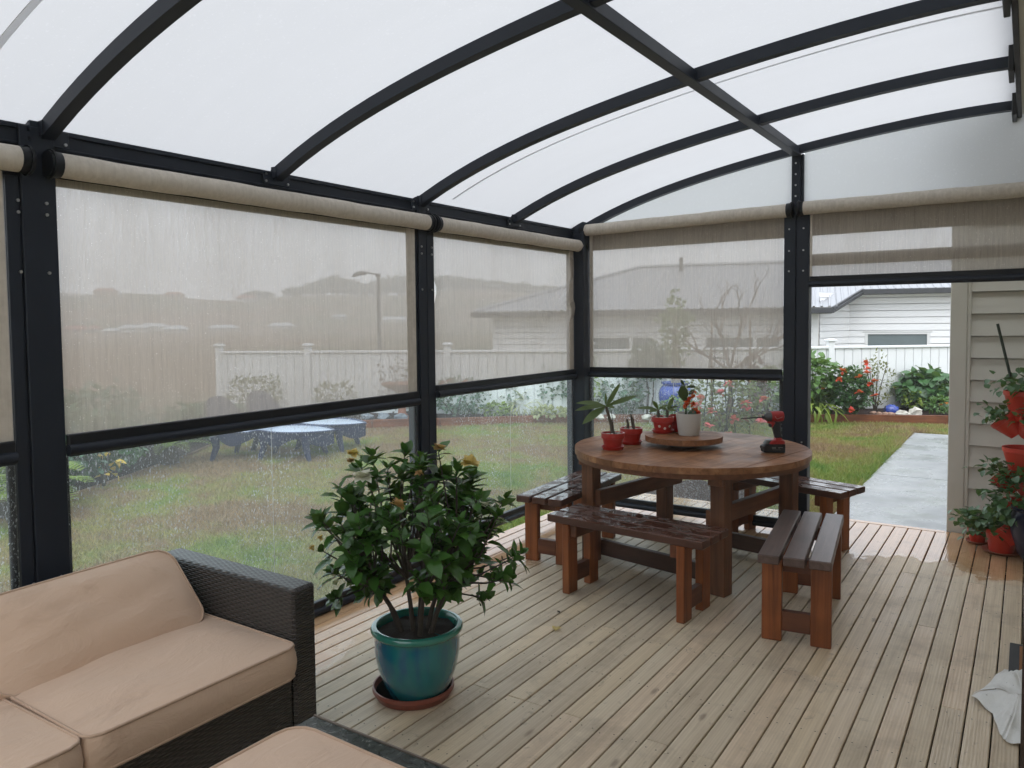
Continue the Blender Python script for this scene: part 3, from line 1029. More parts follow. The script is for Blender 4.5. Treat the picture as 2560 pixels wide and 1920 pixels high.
def redpot(label, x, y, z, saucer=True, h=.098, rt=.077, pebbles=True):
    t = thing('potted_plant', label, 'pot plant', (x, y, z))
    z0 = .012 if saucer else 0
    potmesh(MB(), rt, rt * .70, h, .036, z0=z0).build('pot', M['redpot'], t, True)
    if saucer:
        MB().lathe([(0, 0), (rt * .84, 0), (rt * 1.0, .022), (rt * .95, .023), (rt * .8, .010), (0, .010)], 36).build('saucer', M['redpot'], t, True)
    m = MB().lathe([(0, z0 + h - .014), (rt - .010, z0 + h - .014)], 24)
    m.build('soil', M['soil'], t)
    if pebbles:
        for i in range(11):
            a, q = random.uniform(0, 2 * PI), random.uniform(.2, .8) * (rt - .02)
            MB().ball((q * math.cos(a), q * math.sin(a), z0 + h - .008), (random.uniform(.010, .017), random.uniform(.008, .013), .007), 8, 5, .12).build('pebble', M['pebble'], t, True)
    return t, z0 + h - .016
# camera axes for placing things seen side on
CR = Vector((.831, .556, 0))      # to the right of the picture
CF = Vector((-.556, .831, 0))     # away
def im(r, u, f=0.0):
    return CR * r + CF * f + Vector((0, 0, u))
t, zt_ = redpot('red pot with one tall bare stem topped by long drooping leaves', -2.262, 4.565, .771)
st_top = im(-.045, .285)
MB().tube([im(.0, zt_), im(-.012, .17), im(-.030, .235), st_top], [.013, .0115, .010, .009], 10).build('stem', M['plum_stem'], t, True)
MB().tube([im(.012, zt_), im(-.010, .255)], .0025, 6).build('stake', flat('bamboo_stake', (.05, .04, .03), .6), t, True)
for (r, u, f, L, W, cu) in ((-.95, .30, .1, .195, .020, .32), (-.9, .10, -.3, .145, .015, .16), (-.92, -.02, .25, .215, .022, .22), (-.75, -.45, -.35, .205, .030, .08),
                            (.62, .85, .1, .18, .018, -.12), (.55, .75, -.3, .115, .018, -.05), (.95, .28, .15, .225, .021, -.02), (.35, .2, -.9, .09, .016, .3), (0, 1, .1, .09, .008, .02)):
    leafobj(t, tuple(st_top), tuple(im(r, u, f)), tuple(im(-r * u * .5, .75, -.75)), L, W, M['plum_leaf'], cu, .22)
t, zt_ = redpot('red pot with two bare leafless stumps, half behind the tall leafy one', -2.255, 4.835, .771)
MB().tube([im(.018, zt_), im(.006, .17), im(-.005, .20)], [.013, .010, .006], 9).build('stem', M['plum_stem'], t, True)
MB().tube([im(-.026, zt_), im(-.022, .135), im(-.03, .165), im(-.024, .172)], [.011, .009, .006, .004], 9).build('stem', M['plum_stem'], t, True)
t, zt_ = redpot('red pot with white painted daisies and two leafy seedlings on the turntable', -2.075, 4.955, .846)
for (sx, hh) in ((-.030, .062), (.028, .060)):
    b = im(sx, zt_)
    tp = im(sx + (.004 if sx > 0 else -.002), zt_ + hh)
    MB().tube([b, (b + tp) / 2, tp], [.012, .011, .008], 9).build('stem', M['plum_stem'], t, True)
    fan = ((-.95, .25, .1, .14, .018, .25), (-.45, .85, .2, .075, .018, .05), (.75, .5, -.2, .075, .014, .2), (-.7, .1, -.6, .08, .014, .3)) if sx < 0 else ((.45, .9, .1, .10, .017, .0), (.95, .45, .2, .09, .014, .2), (-.7, .35, -.3, .07, .015, .15), (.5, .2, -.8, .07, .014, .3))
    for (r, u, f, L, W, cu) in fan:
        leafobj(t, tuple(tp), tuple(im(r, u, f)), tuple(im(-r * .5, .8, -.7)), L, W, M['plum_leaf'], cu, .25)
M['paint'] = flat('white_paint_dab', (.75, .74, .68), .5, .05)
for dx, dz in ((-.034, .050), (.002, .036), (.036, .050)):
    m = MB()
    rr0 = .0605 + (dz - .012) * .10
    th = math.asin(dx / rr0)
    def onpot(du, dv, out=.0012):
        th2 = th + du / rr0
        r2 = .0545 + (dz + dv - .012) * .245 + out
        return im(math.sin(th2) * r2, dz + dv, -math.cos(th2) * r2)
    for k in range(5):
        a = 2 * PI * k / 5 + .3
        c = (math.cos(a) * .0055, math.sin(a) * .0055)
        ring = [onpot(c[0] + .0042 * math.cos(b), c[1] + .0042 * math.sin(b)) for b in np.linspace(0, 2 * PI, 8)[:-1]]
        m.add(ring, [tuple(range(7))])
    m.build('painted_daisy', M['paint'], t)
    MB().add([onpot(.0028 * math.cos(b), .0028 * math.sin(b), .002) for b in np.linspace(0, 2 * PI, 8)[:-1]], [tuple(range(7))]).build('painted_centre', flat('yellow_dab', (.5, .36, .08), .5), t)
t, zt_ = redpot('small red pot mostly hidden behind the white pot on the turntable', -2.005, 5.085, .846, pebbles=False)
# white pot with red begonia
t = thing('potted_plant', 'white pot with a scarlet flowering plant on the turntable', 'pot plant', (-1.885, 4.945, .846))
MB().lathe([(0, 0), (.066, 0), (.069, .004), (.086, .142), (.0865, .147), (.079, .147), (.077, .125), (0, .125)], 44).build('pot', M['whitepot'], t, True)
MB().lathe([(0, .128), (.077, .128)], 24).build('soil', M['soil'], t)
M['beg_leaf'] = leafmat('waxy_dark_leaf', (.020, .045, .020), (.05, .085, .03), .3, .12)
M['scarlet'] = leafmat('scarlet_petal', (.62, .028, .012), (.78, .07, .02), .5, .3)
MB().tube([im(-.02, .125), im(-.018, .20), im(-.012, .27), im(-.03, .335)], [.008, .006, .004, .003], 7).build('stem', M['beg_leaf'], t, True)
for (x, u, r, uu, f, L, W, cu) in ((-.030, .225, -.18, 1, -.2, .115, .034, .05), (-.02, .32, .9, .12, .1, .085, .011, .55), (-.03, .33, -.45, .8, 0, .05, .010, .1), (.0, .27, .5, .6, -.3, .05, .013, .2), (.02, .18, .3, -.8, -.4, .06, .014, .1), (-.01, .14, .7, .3, -.6, .06, .016, .3)):
    leafobj(t, tuple(im(x, u)), tuple(im(r, u and uu, f)), tuple(im(-.2, .2, -1)), L, W, M['beg_leaf'], cu, .2)
for (x, u, sz) in ((.035, .285, .034), (.022, .262, .026), (.0, .235, .03), (-.022, .205, .036), (.018, .21, .03), (.035, .165, .03), (.055, .155, .036), (.065, .14, .026)):
    n = 9
    P = np.tile(np.array(im(x, u, random.uniform(-.03, .01))), (n, 1))
    V, F = leaves_np(P, rdir(n, .2), rdir(n), rng.uniform(.6, 1.0, n) * sz, rng.uniform(.3, .45, n) * sz, .4, .2)
    np_mesh('flower', V, F, M['scarlet'], t)

# ------------------------------------------------------------------ cordless drill
M['dr_red'] = flat('red_tool_plastic', (.34, .016, .016), .42, .1, 12)
M['dr_blk'] = flat('black_tool_rubber', (.012, .012, .014), .55, .2, 20)
M['dr_gry'] = flat('grey_tool_nose', (.06, .06, .058), .4, .2, 10)
dr = thing('drill', 'red and black cordless impact driver standing on its battery on the table', 'drill', (-1.335, 4.965, .7715), math.atan2(-.556, -.831))
# local +x = towards the bit (left in the picture)
def ybev(m, poly, w, c=.006):
    """side outline (x,z) extruded across y with chamfered edges"""
    n = len(poly)
    cx = sum(p[0] for p in poly) / n
    cz = sum(p[1] for p in poly) / n
    sh = [(cx + (x - cx) * (1 - c / max(.02, math.hypot(x - cx, z - cz))), cz + (z - cz) * (1 - c / max(.02, math.hypot(x - cx, z - cz)))) for x, z in poly]
    v = [(x, -w, z) for x, z in sh] + [(x, -w + c, z) for x, z in poly] + [(x, w - c, z) for x, z in poly] + [(x, w, z) for x, z in sh]
    f = [tuple(range(n)), tuple(range(4 * n - 1, 3 * n - 1, -1))]
    for k in range(3):
        f += [(k * n + i, (k + 1) * n + i, (k + 1) * n + (i + 1) % n, k * n + (i + 1) % n) for i in range(n)]
    return m.add(v, f)
k_ = 2.773e-4
q = lambda px, py: ((740 - px) * k_, (1415 - py) * k_)
ybev(MB(), [q(505, 1395), q(970, 1412), q(985, 1395), q(985, 1215), q(620, 1215), q(540, 1240), q(490, 1260), q(490, 1300)], .038).build('battery', M['dr_blk'], dr, True)
ybev(MB(), [q(625, 1212), q(980, 1212), q(985, 1150), q(955, 1125), q(700, 1125), q(650, 1150)], .036).build('battery_top', M['dr_red'], dr, True)
ybev(MB(), [q(535, 1212), q(620, 1212), q(640, 1150), q(690, 1120), q(590, 1130)], .030).build('battery_latch', M['dr_gry'], dr, True)
ybev(MB(), [q(775, 1124), q(930, 1124), q(920, 1075), q(785, 1075)], .026).build('collar', M['dr_red'], dr, True)
ybev(MB(), [q(785, 1075), q(920, 1075), q(905, 860), q(880, 720), q(780, 700), q(715, 800), q(755, 960)], .021, .008).build('grip', M['dr_blk'], dr, True)
ybev(MB(), [q(715, 850), q(785, 720), q(640, 690), q(605, 700), q(615, 740), q(690, 760)], .019).build('neck', M['dr_red'], dr, True)
ybev(MB(), [q(700, 838), q(720, 760), q(650, 735), q(640, 790), q(650, 825)], .011, .004).build('trigger', M['dr_blk'], dr, True)
m = MB()
ax = lambda px: (740 - px) * k_
zc = (1415 - 590) * k_
prof = [(975, .020), (960, .030), (920, .033), (700, .033), (685, .031)]
m.tube([(ax(p), 0, zc + (.001 if p > 700 else 0)) for p, r in prof], [r for p, r in prof], 24)
m.build('motor_housing', M['dr_red'], dr, True)
MB().tube([(ax(988), 0, zc), (ax(976), 0, zc)], [.012, .021], 20).build('end_cap', M['dr_blk'], dr, True)
prof = [(686, .032), (640, .031), (585, .026), (555, .018), (540, .014)]
MB().tube([(ax(p), 0, zc - .002) for p, r in prof], [r for p, r in prof], 24).build('nose', M['dr_gry'], dr, True)
MB().tube([(ax(545), 0, zc - .004), (ax(490), 0, zc - .004)], .0095, 14).build('chuck', M['dr_blk'], dr, True)
MB().tube([(ax(492), 0, zc - .004), (ax(200), 0, zc - .0085), (ax(5), 0, zc - .011)], [.0042, .004, .003], 8).build('bit', M['dr_blk'], dr, True)
ln = flat('tool_marking', (.35, .33, .31), .5)
for (a, b) in (((760, 600), (800, 640)), ((800, 632), (912, 588)), ((745, 570), (765, 600))):
    MB().tube([(*[(740 - a[0]) * k_], .0335, (1415 - a[1]) * k_), ((740 - b[0]) * k_, .0335, (1415 - b[1]) * k_)], .0012, 5).build('housing_stripe', ln, dr)
m = MB()
for (x0, x1, z0, z1) in ((675, 760, 1275, 1279), (675, 760, 1306, 1310), (675, 679, 1275, 1310), (756, 760, 1275, 1310), (815, 920, 1283, 1290), (690, 880, 1334, 1337), (820, 850, 1298, 1303)):
    m.box(-(x1 - 740) * k_, -(x0 - 740) * k_, .0381, .0386, (1415 - z1) * k_, (1415 - z0) * k_)
for i in range(5):
    m.box(-(690 + i * 13 + 8 - 740) * k_, -(690 + i * 13 - 740) * k_, .0381, .0386, (1415 - 1299) * k_, (1415 - 1286) * k_)
m.build('battery_print', ln, dr)
MB().tube([(ax(490), .01, .035), (ax(455), .012, .030), (ax(435), .014, .036), (ax(430), .016, .042)], .003, 6).build('belt_clip', M['dr_gry'], dr, True)

# ------------------------------------------------------------------ wicker sofa, coffee table, cushions
def wicker():
    t = NT('dark_brown_wicker')
    tc = t.n("TexCoord")
    geo = t.n("NewGeometry")
    sp = t.n("SeparateXYZ"); t.t.links.new(tc.outputs['Object'], sp.inputs[0])
    sn = t.n("SeparateXYZ"); t.t.links.new(geo.outputs['Normal'], sn.inputs[0])
    x, y, z = sp.outputs
    top = t.math('GREATER_THAN', t.math('ABSOLUTE', sn.outputs[2]), .6)
    sidex = t.math('GREATER_THAN', t.math('ABSOLUTE', sn.outputs[0]), .6)
    # long direction u, short direction v
    def sel(m, a, b):
        return t.math('ADD', t.math('MULTIPLY', m, a), t.math('MULTIPLY', t.math('SUBTRACT', 1.0, m), b))
    u = sel(sidex, y, x)
    v = sel(top, y, z)
    row = t.math('FLOOR', t.math('DIVIDE', v, .0092))
    par = t.math('FRACT', t.math('MULTIPLY', row, .5))
    uu = t.math('FRACT', t.math('ADD', t.math('DIVIDE', u, .050), par))
    vv = t.math('FRACT', t.math('DIVIDE', v, .0092))
    hv = t.math('SINE', t.math('MULTIPLY', vv, PI))
    hu = t.math('SINE', t.math('MULTIPLY', uu, 2 * PI))
    h = t.math('MULTIPLY', t.math('POWER', hv, .6), t.math('ADD', .62, t.math('MULTIPLY', hu, .38)))
    n = t.noise(t.coord((14, 14, 14)), 1, 3)
    c = t.mix(t.math('MINIMUM', t.math('MAXIMUM', h, 0), 1), (.004, .0035, .003), t.mix(n, (.045, .033, .027), (.080, .064, .054)))
    return t.end(t.bsdf(c, .33, t.bump(h, 1.0, .006), .7))
M['wicker'] = wicker()
M['cush'] = None
def fabric(name, col, stain=True):
    t = NT(name)
    w = t.coord((1, 1, 1), 'World')
    a = t.noise(w, 5, 4, .6)
    th = t.noise(t.coord((420, 420, 420)), 1, 2, .6)
    c = t.mix(t.math('MULTIPLY', a, .35), col, tuple(x * .78 for x in col))
    c = t.mix(t.math('MULTIPLY', th, .25), c, tuple(x * .7 for x in col))
    if stain:
        s = t.noise(t.coord((4.2, 3.0, 4), 'World'), 1, 5, .62, .5)
        c = t.mix(t.math('MULTIPLY', t.ramp(s, [(.58, 0.0), (.70, 1.0)]), .40), c, (.40, .25, .17))
    fold = t.noise(t.coord((11, 5, 9), 'World'), 1, 5, .62, 1.2)
    b = t.n("Bump", Strength=.30, Distance=.03); t.t.links.new(fold, b.inputs['Height'])
    b2 = t.n("Bump", Strength=.12, Distance=.001); t.t.links.new(th, b2.inputs['Height']); t.t.links.new(b.outputs[0], b2.inputs['Normal'])
    return t.end(t.bsdf(c, .88, b2.outputs[0], .15, Sheen_Weight=.25))
M['cush'] = fabric('peach_cushion_fabric', (.70, .50, .365))
M['pipe'] = fabric('cushion_piping', (.56, .39, .28), False)
sofa = thing('outdoor_sofa', 'dark brown woven wicker sofa along the lawn side screen', 'sofa', (-2.70, .95, 0))
W_ = M['wicker']
# x from back (-3.15) to front (-2.28); y far arm at 1.90..2.02
MB().cbox(-3.15, -2.275, 1.905, 2.015, .03, .62, .010).build('arm', W_, sofa, world=True)
MB().cbox(-3.15, -3.03, -.35, 1.904, .03, .62, .010).build('backrest', W_, sofa, world=True)
MB().cbox(-3.029, -2.285, -.35, 1.904, .05, .30, .008).build('seat_base', W_, sofa, world=True)
for x in (-3.10, -2.33):
    for y in (1.96, .8, -.3):
        MB().cbox(x - .025, x + .025, y - .025, y + .025, 0, .03, .003).build('foot', M['metal2'], sofa, world=True)

def cushion_mesh(L, Wd, T, puff=.02, r=.05, nu=22, nv=18, sag=0.0, seed=0):
    """box cushion centred on the origin, soft rounded plan, crowned faces; returns (body MB, piping MB)"""
    rs = random.Random(seed)
    ph = [rs.uniform(0, 6) for _ in range(6)]
    def plan(u, v):
        x, y = u * L / 2, v * Wd / 2
        ix, iy = L / 2 - r, Wd / 2 - r
        dx, dy = abs(x) - ix, abs(y) - iy
        if dx > 0 and dy > 0:
            mx = max(dx, dy) / r
            ln_ = math.hypot(dx, dy)
            dx, dy = dx / ln_ * mx * r, dy / ln_ * mx * r
            x, y = math.copysign(ix + dx, x), math.copysign(iy + dy, y)
        return x, y
    def zt(u, v, sg):
        e = (1 - abs(u) ** 3.0) * (1 - abs(v) ** 3.0)
        wv = (.0045 * math.sin(5 * u + ph[0]) * math.sin(4 * v + ph[1]) + .0025 * math.sin(11 * u + 5 * v + ph[2]) + .002 * math.sin(9 * v - 6 * u + ph[3])) * e
        return sg * (T / 2 + puff * e) + wv - (sag * e if sg > 0 else 0)
    us, vs = np.linspace(-1, 1, nu), np.linspace(-1, 1, nv)
    m = MB()
    for sg in (1, -1):
        G = [[(*plan(u, v), zt(u, v, sg)) for v in (vs if sg > 0 else vs[::-1])] for u in us]
        m.grid(G)
    ring = [(u, -1) for u in us] + [(1, v) for v in vs[1:]] + [(u, 1) for u in us[::-1][1:]] + [(-1, v) for v in vs[::-1][1:-1]]
    G = []
    for fz, out in ((-1, 0), (-.55, .008), (0, .012), (.55, .008), (1, 0)):
        row = []
        for (u, v) in ring + ring[:1]:
            x, y = plan(u, v)
            l = math.hypot(x, y)
            row.append((x + x / l * out, y + y / l * out, fz * T / 2))
        G.append(row)
    m.grid([list(r) for r in zip(*G)])
    pipes = []
    for sg in (1, -1):
        pipes.append(MB().tube([(*plan(u, v), sg * T / 2) for (u, v) in ring + ring[:1]], .0052, 7, caps=False))
    return m, pipes
def cushion(name, label, loc, rot, size, puff=.02, r=.05, sag=0, seed=0, group=None):
    t = thing(name, label, 'cushion', loc, 0, group)
    b, ps = cushion_mesh(*size, puff=puff, r=r, sag=sag, seed=seed)
    Mx = rot.to_4x4() if isinstance(rot, Matrix) else Matrix.Rotation(rot, 4, 'Z')
    b.xf(Mx)
    b.build('cover', M['cush'], t, 'sharp')
    for p in ps:
        p.xf(Mx)
        p.build('piping', M['pipe'], t, 'all')
    return t
# seats: x from -2.93 to -2.225, heights .305..0.425
cushion('seat_cushion', 'peach seat cushion beside the far wicker arm of the sofa', (-2.60, 1.505, .366), 0.0, (.73, .775, .115), .014, .045, seed=1, group='sofa seat cushions')
cushion('seat_cushion', 'peach seat cushion in the bottom left corner, front corner piping showing', (-2.60, .715, .362), R(1.5), (.74, .775, .115), .014, .045, seed=2, group='sofa seat cushions')
lean = Matrix.Rotation(R(46), 3, 'Y')
cushion('back_cushion', 'long peach back cushion leaning on the sofa back next to the far arm', (-2.865, 1.465, .535), Matrix.Rotation(R(3), 3, 'Z') @ lean, (.37, .79, .050), .052, .075, seed=3, group='sofa back cushions')
cushion('back_cushion', 'peach back cushion only just showing at the left edge of the photograph', (-2.855, .66, .535), Matrix.Rotation(R(-2), 3, 'Z') @ lean, (.37, .79, .050), .052, .075, seed=4, group='sofa back cushions')

ct = thing('coffee_table', 'low dark wicker coffee table with a marbled grey edge in the foreground', 'coffee table', (-1.35, 1.2, 0))
MB().cbox(-1.80, -.85, .70, 1.55, .03, .372, .008).build('base', W_, ct, world=True)
def stone():
    t = NT('dark_marbled_top')
    n = t.noise(t.coord((22, 22, 22), 'World'), 1, 5, .65, 1.5)
    c = t.ramp(n, [(.35, (.018, .024, .022)), (.58, (.045, .055, .052)), (.66, (.22, .23, .22)), (.70, (.05, .06, .055))])
    return t.end(t.bsdf(c, .22, None, .5))
MB().cbox(-1.835, -.82, .66, 1.605, .373, .395, .004).build('top', stone(), ct, world=True)
MB().cbox(-1.837, -.818, 1.606, 1.613, .371, .397, .002).build('edge_strip', flat('grey_brown_edge', (.16, .13, .105), .5), ct, world=True)
cushion('seat_cushion', 'spare peach seat cushion lying on the coffee table in the foreground', (-1.300, 1.085, .452), R(-1), (.80, .66, .085), .016, .07, seed=5)

# ------------------------------------------------------------------ floor things at the right edge
mat_ = thing('door_mat', 'orange brown door mat with a dark rubber border under the white rag', 'door mat', (.30, 4.1, .001))
MB().cbox(-.045, .62, 3.72, 4.47, .001, .010, .002).build('border', flat('mat_rubber', (.035, .037, .04), .7), mat_, world=True)
MB().cbox(-.005, .58, 3.76, 4.43, .010, .016, .002).build('pile', flat('coir_pile', (.26, .115, .04), .9, .35, 90, bump=.8), mat_, world=True)
rag = MB()
G = []
rs = random.Random(3)
out = [(-.17, 3.73), (-.06, 4.12), (.0, 4.15), (.12, 4.05), (.2, 3.9), (.2, 3.5), (.05, 3.40), (-.04, 3.40), (-.06, 3.45), (-.09, 3.62)]
cx, cy_ = .02, 3.78
n = 110
for j in range(31):
    f = j / 30
    row = []
    for i in range(n + 1):
        t_ = i / n * len(out)
        a, b = out[int(t_) % len(out)], out[(int(t_) + 1) % len(out)]
        w = t_ - int(t_)
        x, y = a[0] + (b[0] - a[0]) * w, a[1] + (b[1] - a[1]) * w
        x, y = cx + (x - cx) * f, cy_ + (y - cy_) * f
        z = .026 + .035 * (1 - f ** 2) + .014 * math.sin(13 * x + 21 * y) + .011 * math.sin(37 * x - 19 * y + 2) + .007 * math.sin(52 * x + 33 * y) + .006 * f * math.sin(i * .9)
        row.append((x, y, max(.004, z * (1 - .6 * f ** 4))))
    G.append(row)
rag.grid(G)
def ragmat():
    t = NT('white_cotton_rag')
    w = t.coord((1, 1, 1), 'World')
    n = t.noise(w, 16, 4, .6)
    c = t.mix(n, (.66, .66, .635), (.80, .795, .77))
    sp = t.ramp(t.noise(w, 60, 2, .5), [(.72, 0.0), (.76, 1.0)])
    c = t.mix(t.math('MULTIPLY', sp, .6), c, (.12, .11, .10))
    return t.end(t.bsdf(c, .9, t.bump(t.noise(w, 45, 4, .6, .5), .6, .008), .1))
tag(rag.build('rag', ragmat(), None, 'all'), 'crumpled white cotton rag on the deck near the door mat', 'rag')
dp_ = thing('timber_post', 'dark brown timber post cut off by the bottom right edge of the photograph', 'post', (.045, 1.3, 0))
MB().cbox(.0022, .09, 1.26, 1.35, 0, 2.9, .003).build('shaft', wood('dark_post_timber', (.03, .018, .013), (.05, .03, .02), (.07, .042, .03), 'z', .6), dp_, world=True)
MB().cbox(-.0 + .002, .095, 1.255, 1.355, 0, .02, .002).build('shoe', M['metal2'], dp_, world=True)
# ------------------------------------------------------------------ big gardenia in a glazed pot
def glaze():
    t = NT('teal_blue_glaze')
    s = t.noise(t.coord((16, 16, 1.5)), 1, 5, .6, .8)
    b = t.noise(t.coord((5, 5, 3)), 1, 3, .5)
    sep = t.n("SeparateXYZ"); t.t.links.new(t.n("TexCoord").outputs['Object'], sep.inputs[0])
    rim = t.ramp(t.math('ADD', sep.outputs[2], t.math('MULTIPLY', t.math('SUBTRACT', s, .5), .035)), [(.263, 0.0), (.288, 1.0)])
    foot = t.ramp(sep.outputs[2], [(.03, 1.0), (.11, 0.0)])
    f = t.math('ADD', t.math('MULTIPLY', s, .6), t.math('MULTIPLY', b, .5))
    c = t.ramp(f, [(.36, (.005, .040, .12)), (.50, (.008, .115, .20)), (.64, (.008, .17, .19))])
    c = t.mix(rim, c, (.03, .20, .15))
    c = t.mix(t.math('MULTIPLY', foot, .5), c, (.014, .11, .115))
    return t.end(t.bsdf(c, .16, t.bump(s, .08, .004), .5, 0, .6))
GP_ = (-2.175, 2.49, 0)
sa = thing('saucer', 'terracotta plastic saucer of rainwater under the teal glazed pot', 'saucer', (-2.205, 2.495, .0015))
MB().lathe([(0, 0), (.160, 0), (.178, .030), (.176, .046), (.170, .046), (.166, .030), (.152, .008), (0, .008)], 56).build('dish', flat('terracotta_plastic', (.22, .06, .038), .4, .1, 10), sa, True)
MB().lathe([(0, .024), (.164, .024)], 48).build('water', flat('still_water', (.03, .025, .02), .03, 0, 1), sa)
g = thing('potted_gardenia', 'large gardenia bush with white and yellow flowers in a teal blue glazed pot', 'pot plant', (GP_[0], GP_[1], .0115))
PZ, PR = .925, .96
MB().lathe([(r * PR, z * PZ) for r, z in [(0, 0), (.118, 0), (.128, .012), (.155, .07), (.178, .14), (.190, .21), (.191, .27), (.186, .292), (.188, .300), (.200, .304), (.2065, .312), (.2075, .322), (.203, .331), (.192, .336), (.180, .333), (.173, .322), (.172, .29), (0, .29)]], 64).build('pot', glaze(), g, True)
m = MB()
G = []
for r in (0, .05, .1, .14, .165):
    G.append([(r * math.cos(a), r * math.sin(a), .278 + random.uniform(-.006, .006) + .012 * (1 - r / .173)) for a in np.linspace(0, 2 * PI, 25)])
m.grid(G)
m.build('soil', M['soil'], g, 'all')
M['bark'] = flat('brown_twig_bark', (.055, .042, .030), .85, .4, 60, bump=.6)
M['gard'] = leafmat('gardenia_leaf', (.022, .080, .018), (.070, .185, .030), .26, .16)
rs = random.Random(11)
ctr = np.array([0, 0, .70])
tips = []
def add_tip(r, u, f):
    v = CR * (r * .90) + CF * f
    tips.append((v.x, v.y, u - .035))
# sprays read off the photograph's outline (right, height, depth)
for r, u, f in ((.50, .64, 0), (.46, .60, .1), (.44, .55, -.05), (.43, .87, .05), (.40, .84, -.1), (.36, .80, .1), (.37, .50, .1), (.33, .45, .0), (-.47, .80, 0), (-.45, .74, .1), (-.42, .83, -.12), (-.44, .66, 0),
                (-.36, .93, 0), (-.30, 1.0, .1), (-.20, 1.07, 0), (-.23, 1.04, -.1), (-.06, 1.07, .1), (.03, 1.05, -.05), (.11, 1.08, .05), (.20, 1.02, 0), (.27, .96, .1), (.30, .90, -.1), (-.40, .56, .05), (-.36, .49, -.1), (-.38, .60, -.1), (-.28, .52, .1), (.29, .60, .1), (.30, .68, -.1)):
    add_tip(r, u, f)
while len(tips) < 150:
    p = np.array([rs.gauss(0, 1) for _ in range(3)])
    p /= np.linalg.norm(p)
    q = rs.uniform(.45, 1) ** .5
    c = ctr + p * q * np.array([.345, .345, .325])
    if c[2] > .43:
        tips.append(tuple(c))
stem = MB()
bases = [(.075 * math.cos(a) * k, .075 * math.sin(a) * k, .275) for a, k in zip(np.linspace(0, 2 * PI, 10)[:-1], (1, .6, 1.2, .8, .5, 1.1, .9, .4, 1))]
def near_base(tp):
    return min(bases, key=lambda b: (b[0] * 4 - tp[0]) ** 2 + (b[1] * 4 - tp[1]) ** 2)
forks = []
for b in bases:
    out = Vector((b[0], b[1], 0)) * 1.6
    p1 = Vector(b) + Vector((b[0] * .5, b[1] * .5, .10))
    p2 = Vector(b) + Vector((b[0] * 1.5, b[1] * 1.5, .22 + rs.uniform(-.03, .03)))
    stem.tube([b, p1, p2], [.012, .010, .008], 7)
    forks.append(p2)
LP, LD, LU, LL, LW = [], [], [], [], []
for tp in tips:
    tpv = Vector(tp)
    f0 = min(forks, key=lambda f: (f - tpv).length + rs.uniform(0, .08))
    mid = f0.lerp(tpv, .5) + Vector((rs.uniform(-.03, .03), rs.uniform(-.03, .03), rs.uniform(-.03, .01)))
    stem.tube([f0, mid, tpv], [.0055, .004, .0025], 5)
    axis = (tpv - mid).normalized()
    axis = (axis + Vector((0, 0, .35))).normalized()
    for w_ in range(rs.randint(10, 13)):
        a = w_ * 2.4 + rs.uniform(-.3, .3)
        el = rs.uniform(-.1, .95) if w_ < 7 else rs.uniform(.8, 1.4)
        x = axis.orthogonal().normalized()
        y = axis.cross(x)
        d = (x * math.cos(a) + y * math.sin(a)) * math.cos(el) + axis * math.sin(el)
        back = rs.uniform(0, .05) if w_ < 7 else 0
        LP.append(tpv - axis * back); LD.append(d)
        LU.append((axis + Vector((rs.uniform(-.3, .3), rs.uniform(-.3, .3), .3))).normalized())
        L = rs.uniform(.050, .100) * (1 if w_ < 7 else .62)
        LL.append(L); LW.append(L * rs.uniform(.25, .31))
    for _ in range(3):      # inner leaves along the twig
        p = mid.lerp(tpv, rs.uniform(.0, .7))
        d = Vector((rs.gauss(0, 1), rs.gauss(0, 1), rs.gauss(.2, .6))).normalized()
        LP.append(p); LD.append(d); LU.append(Vector((0, 0, 1)) + d * .1)
        L = rs.uniform(.05, .08)
        LL.append(L); LW.append(L * .28)
stem.build('stem', M['bark'], g, True)
LP, LD, LU = np.array([tuple(p) for p in LP]), np.array([tuple(p) for p in LD]), np.array([tuple(p) for p in LU])
LL, LW = np.array(LL), np.array(LW)
toCam = np.array([0, 0, 1.62]) - np.array([GP_[0], GP_[1], .6]); toCam /= np.linalg.norm(toCam)
order = np.argsort(-(LP @ toCam) - LL * 2)
front, rest = order[:290], order[290:]
V, F = leaves_np(LP[rest], LD[rest], LU[rest], LL[rest], LW[rest], .28, .18)
np_mesh('foliage', V, F, M['gard'], g, True)['kind'] = 'stuff'
# shared leaf blades for the individually placed front leaves
blades = []
for k in range(5):
    Vb, Fb = leaves_np([(0, 0, 0)], [(1, 0, 0)], [(0, 0, 1)], 1.0, .255 + .014 * k, .26, .10 + .06 * k)
    me = bpy.data.meshes.new('leaf_blade')
    me.from_pydata([tuple(p) for p in Vb], [], [tuple(int(i) for i in f) for f in Fb])
    me.polygons.foreach_set('use_smooth', [True] * len(me.polygons))
    me.materials.append(M['gard'])
    blades.append(me)
def place_leaf(parent, me, p, d, u, L, name='leaf'):
    d = Vector(d).normalized()
    s = d.cross(Vector(u)).normalized()
    n = s.cross(d)
    o = bpy.data.objects.new(name, me)
    C.objects.link(o)
    o.parent = parent
    o.matrix_local = Matrix(((d.x, -s.x, n.x, p[0]), (d.y, -s.y, n.y, p[1]), (d.z, -s.z, n.z, p[2]), (0, 0, 0, 1))) @ Matrix.Scale(L, 4)
    return o
for i in front:
    place_leaf(g, blades[i % 5], LP[i], LD[i], LU[i], LL[i])
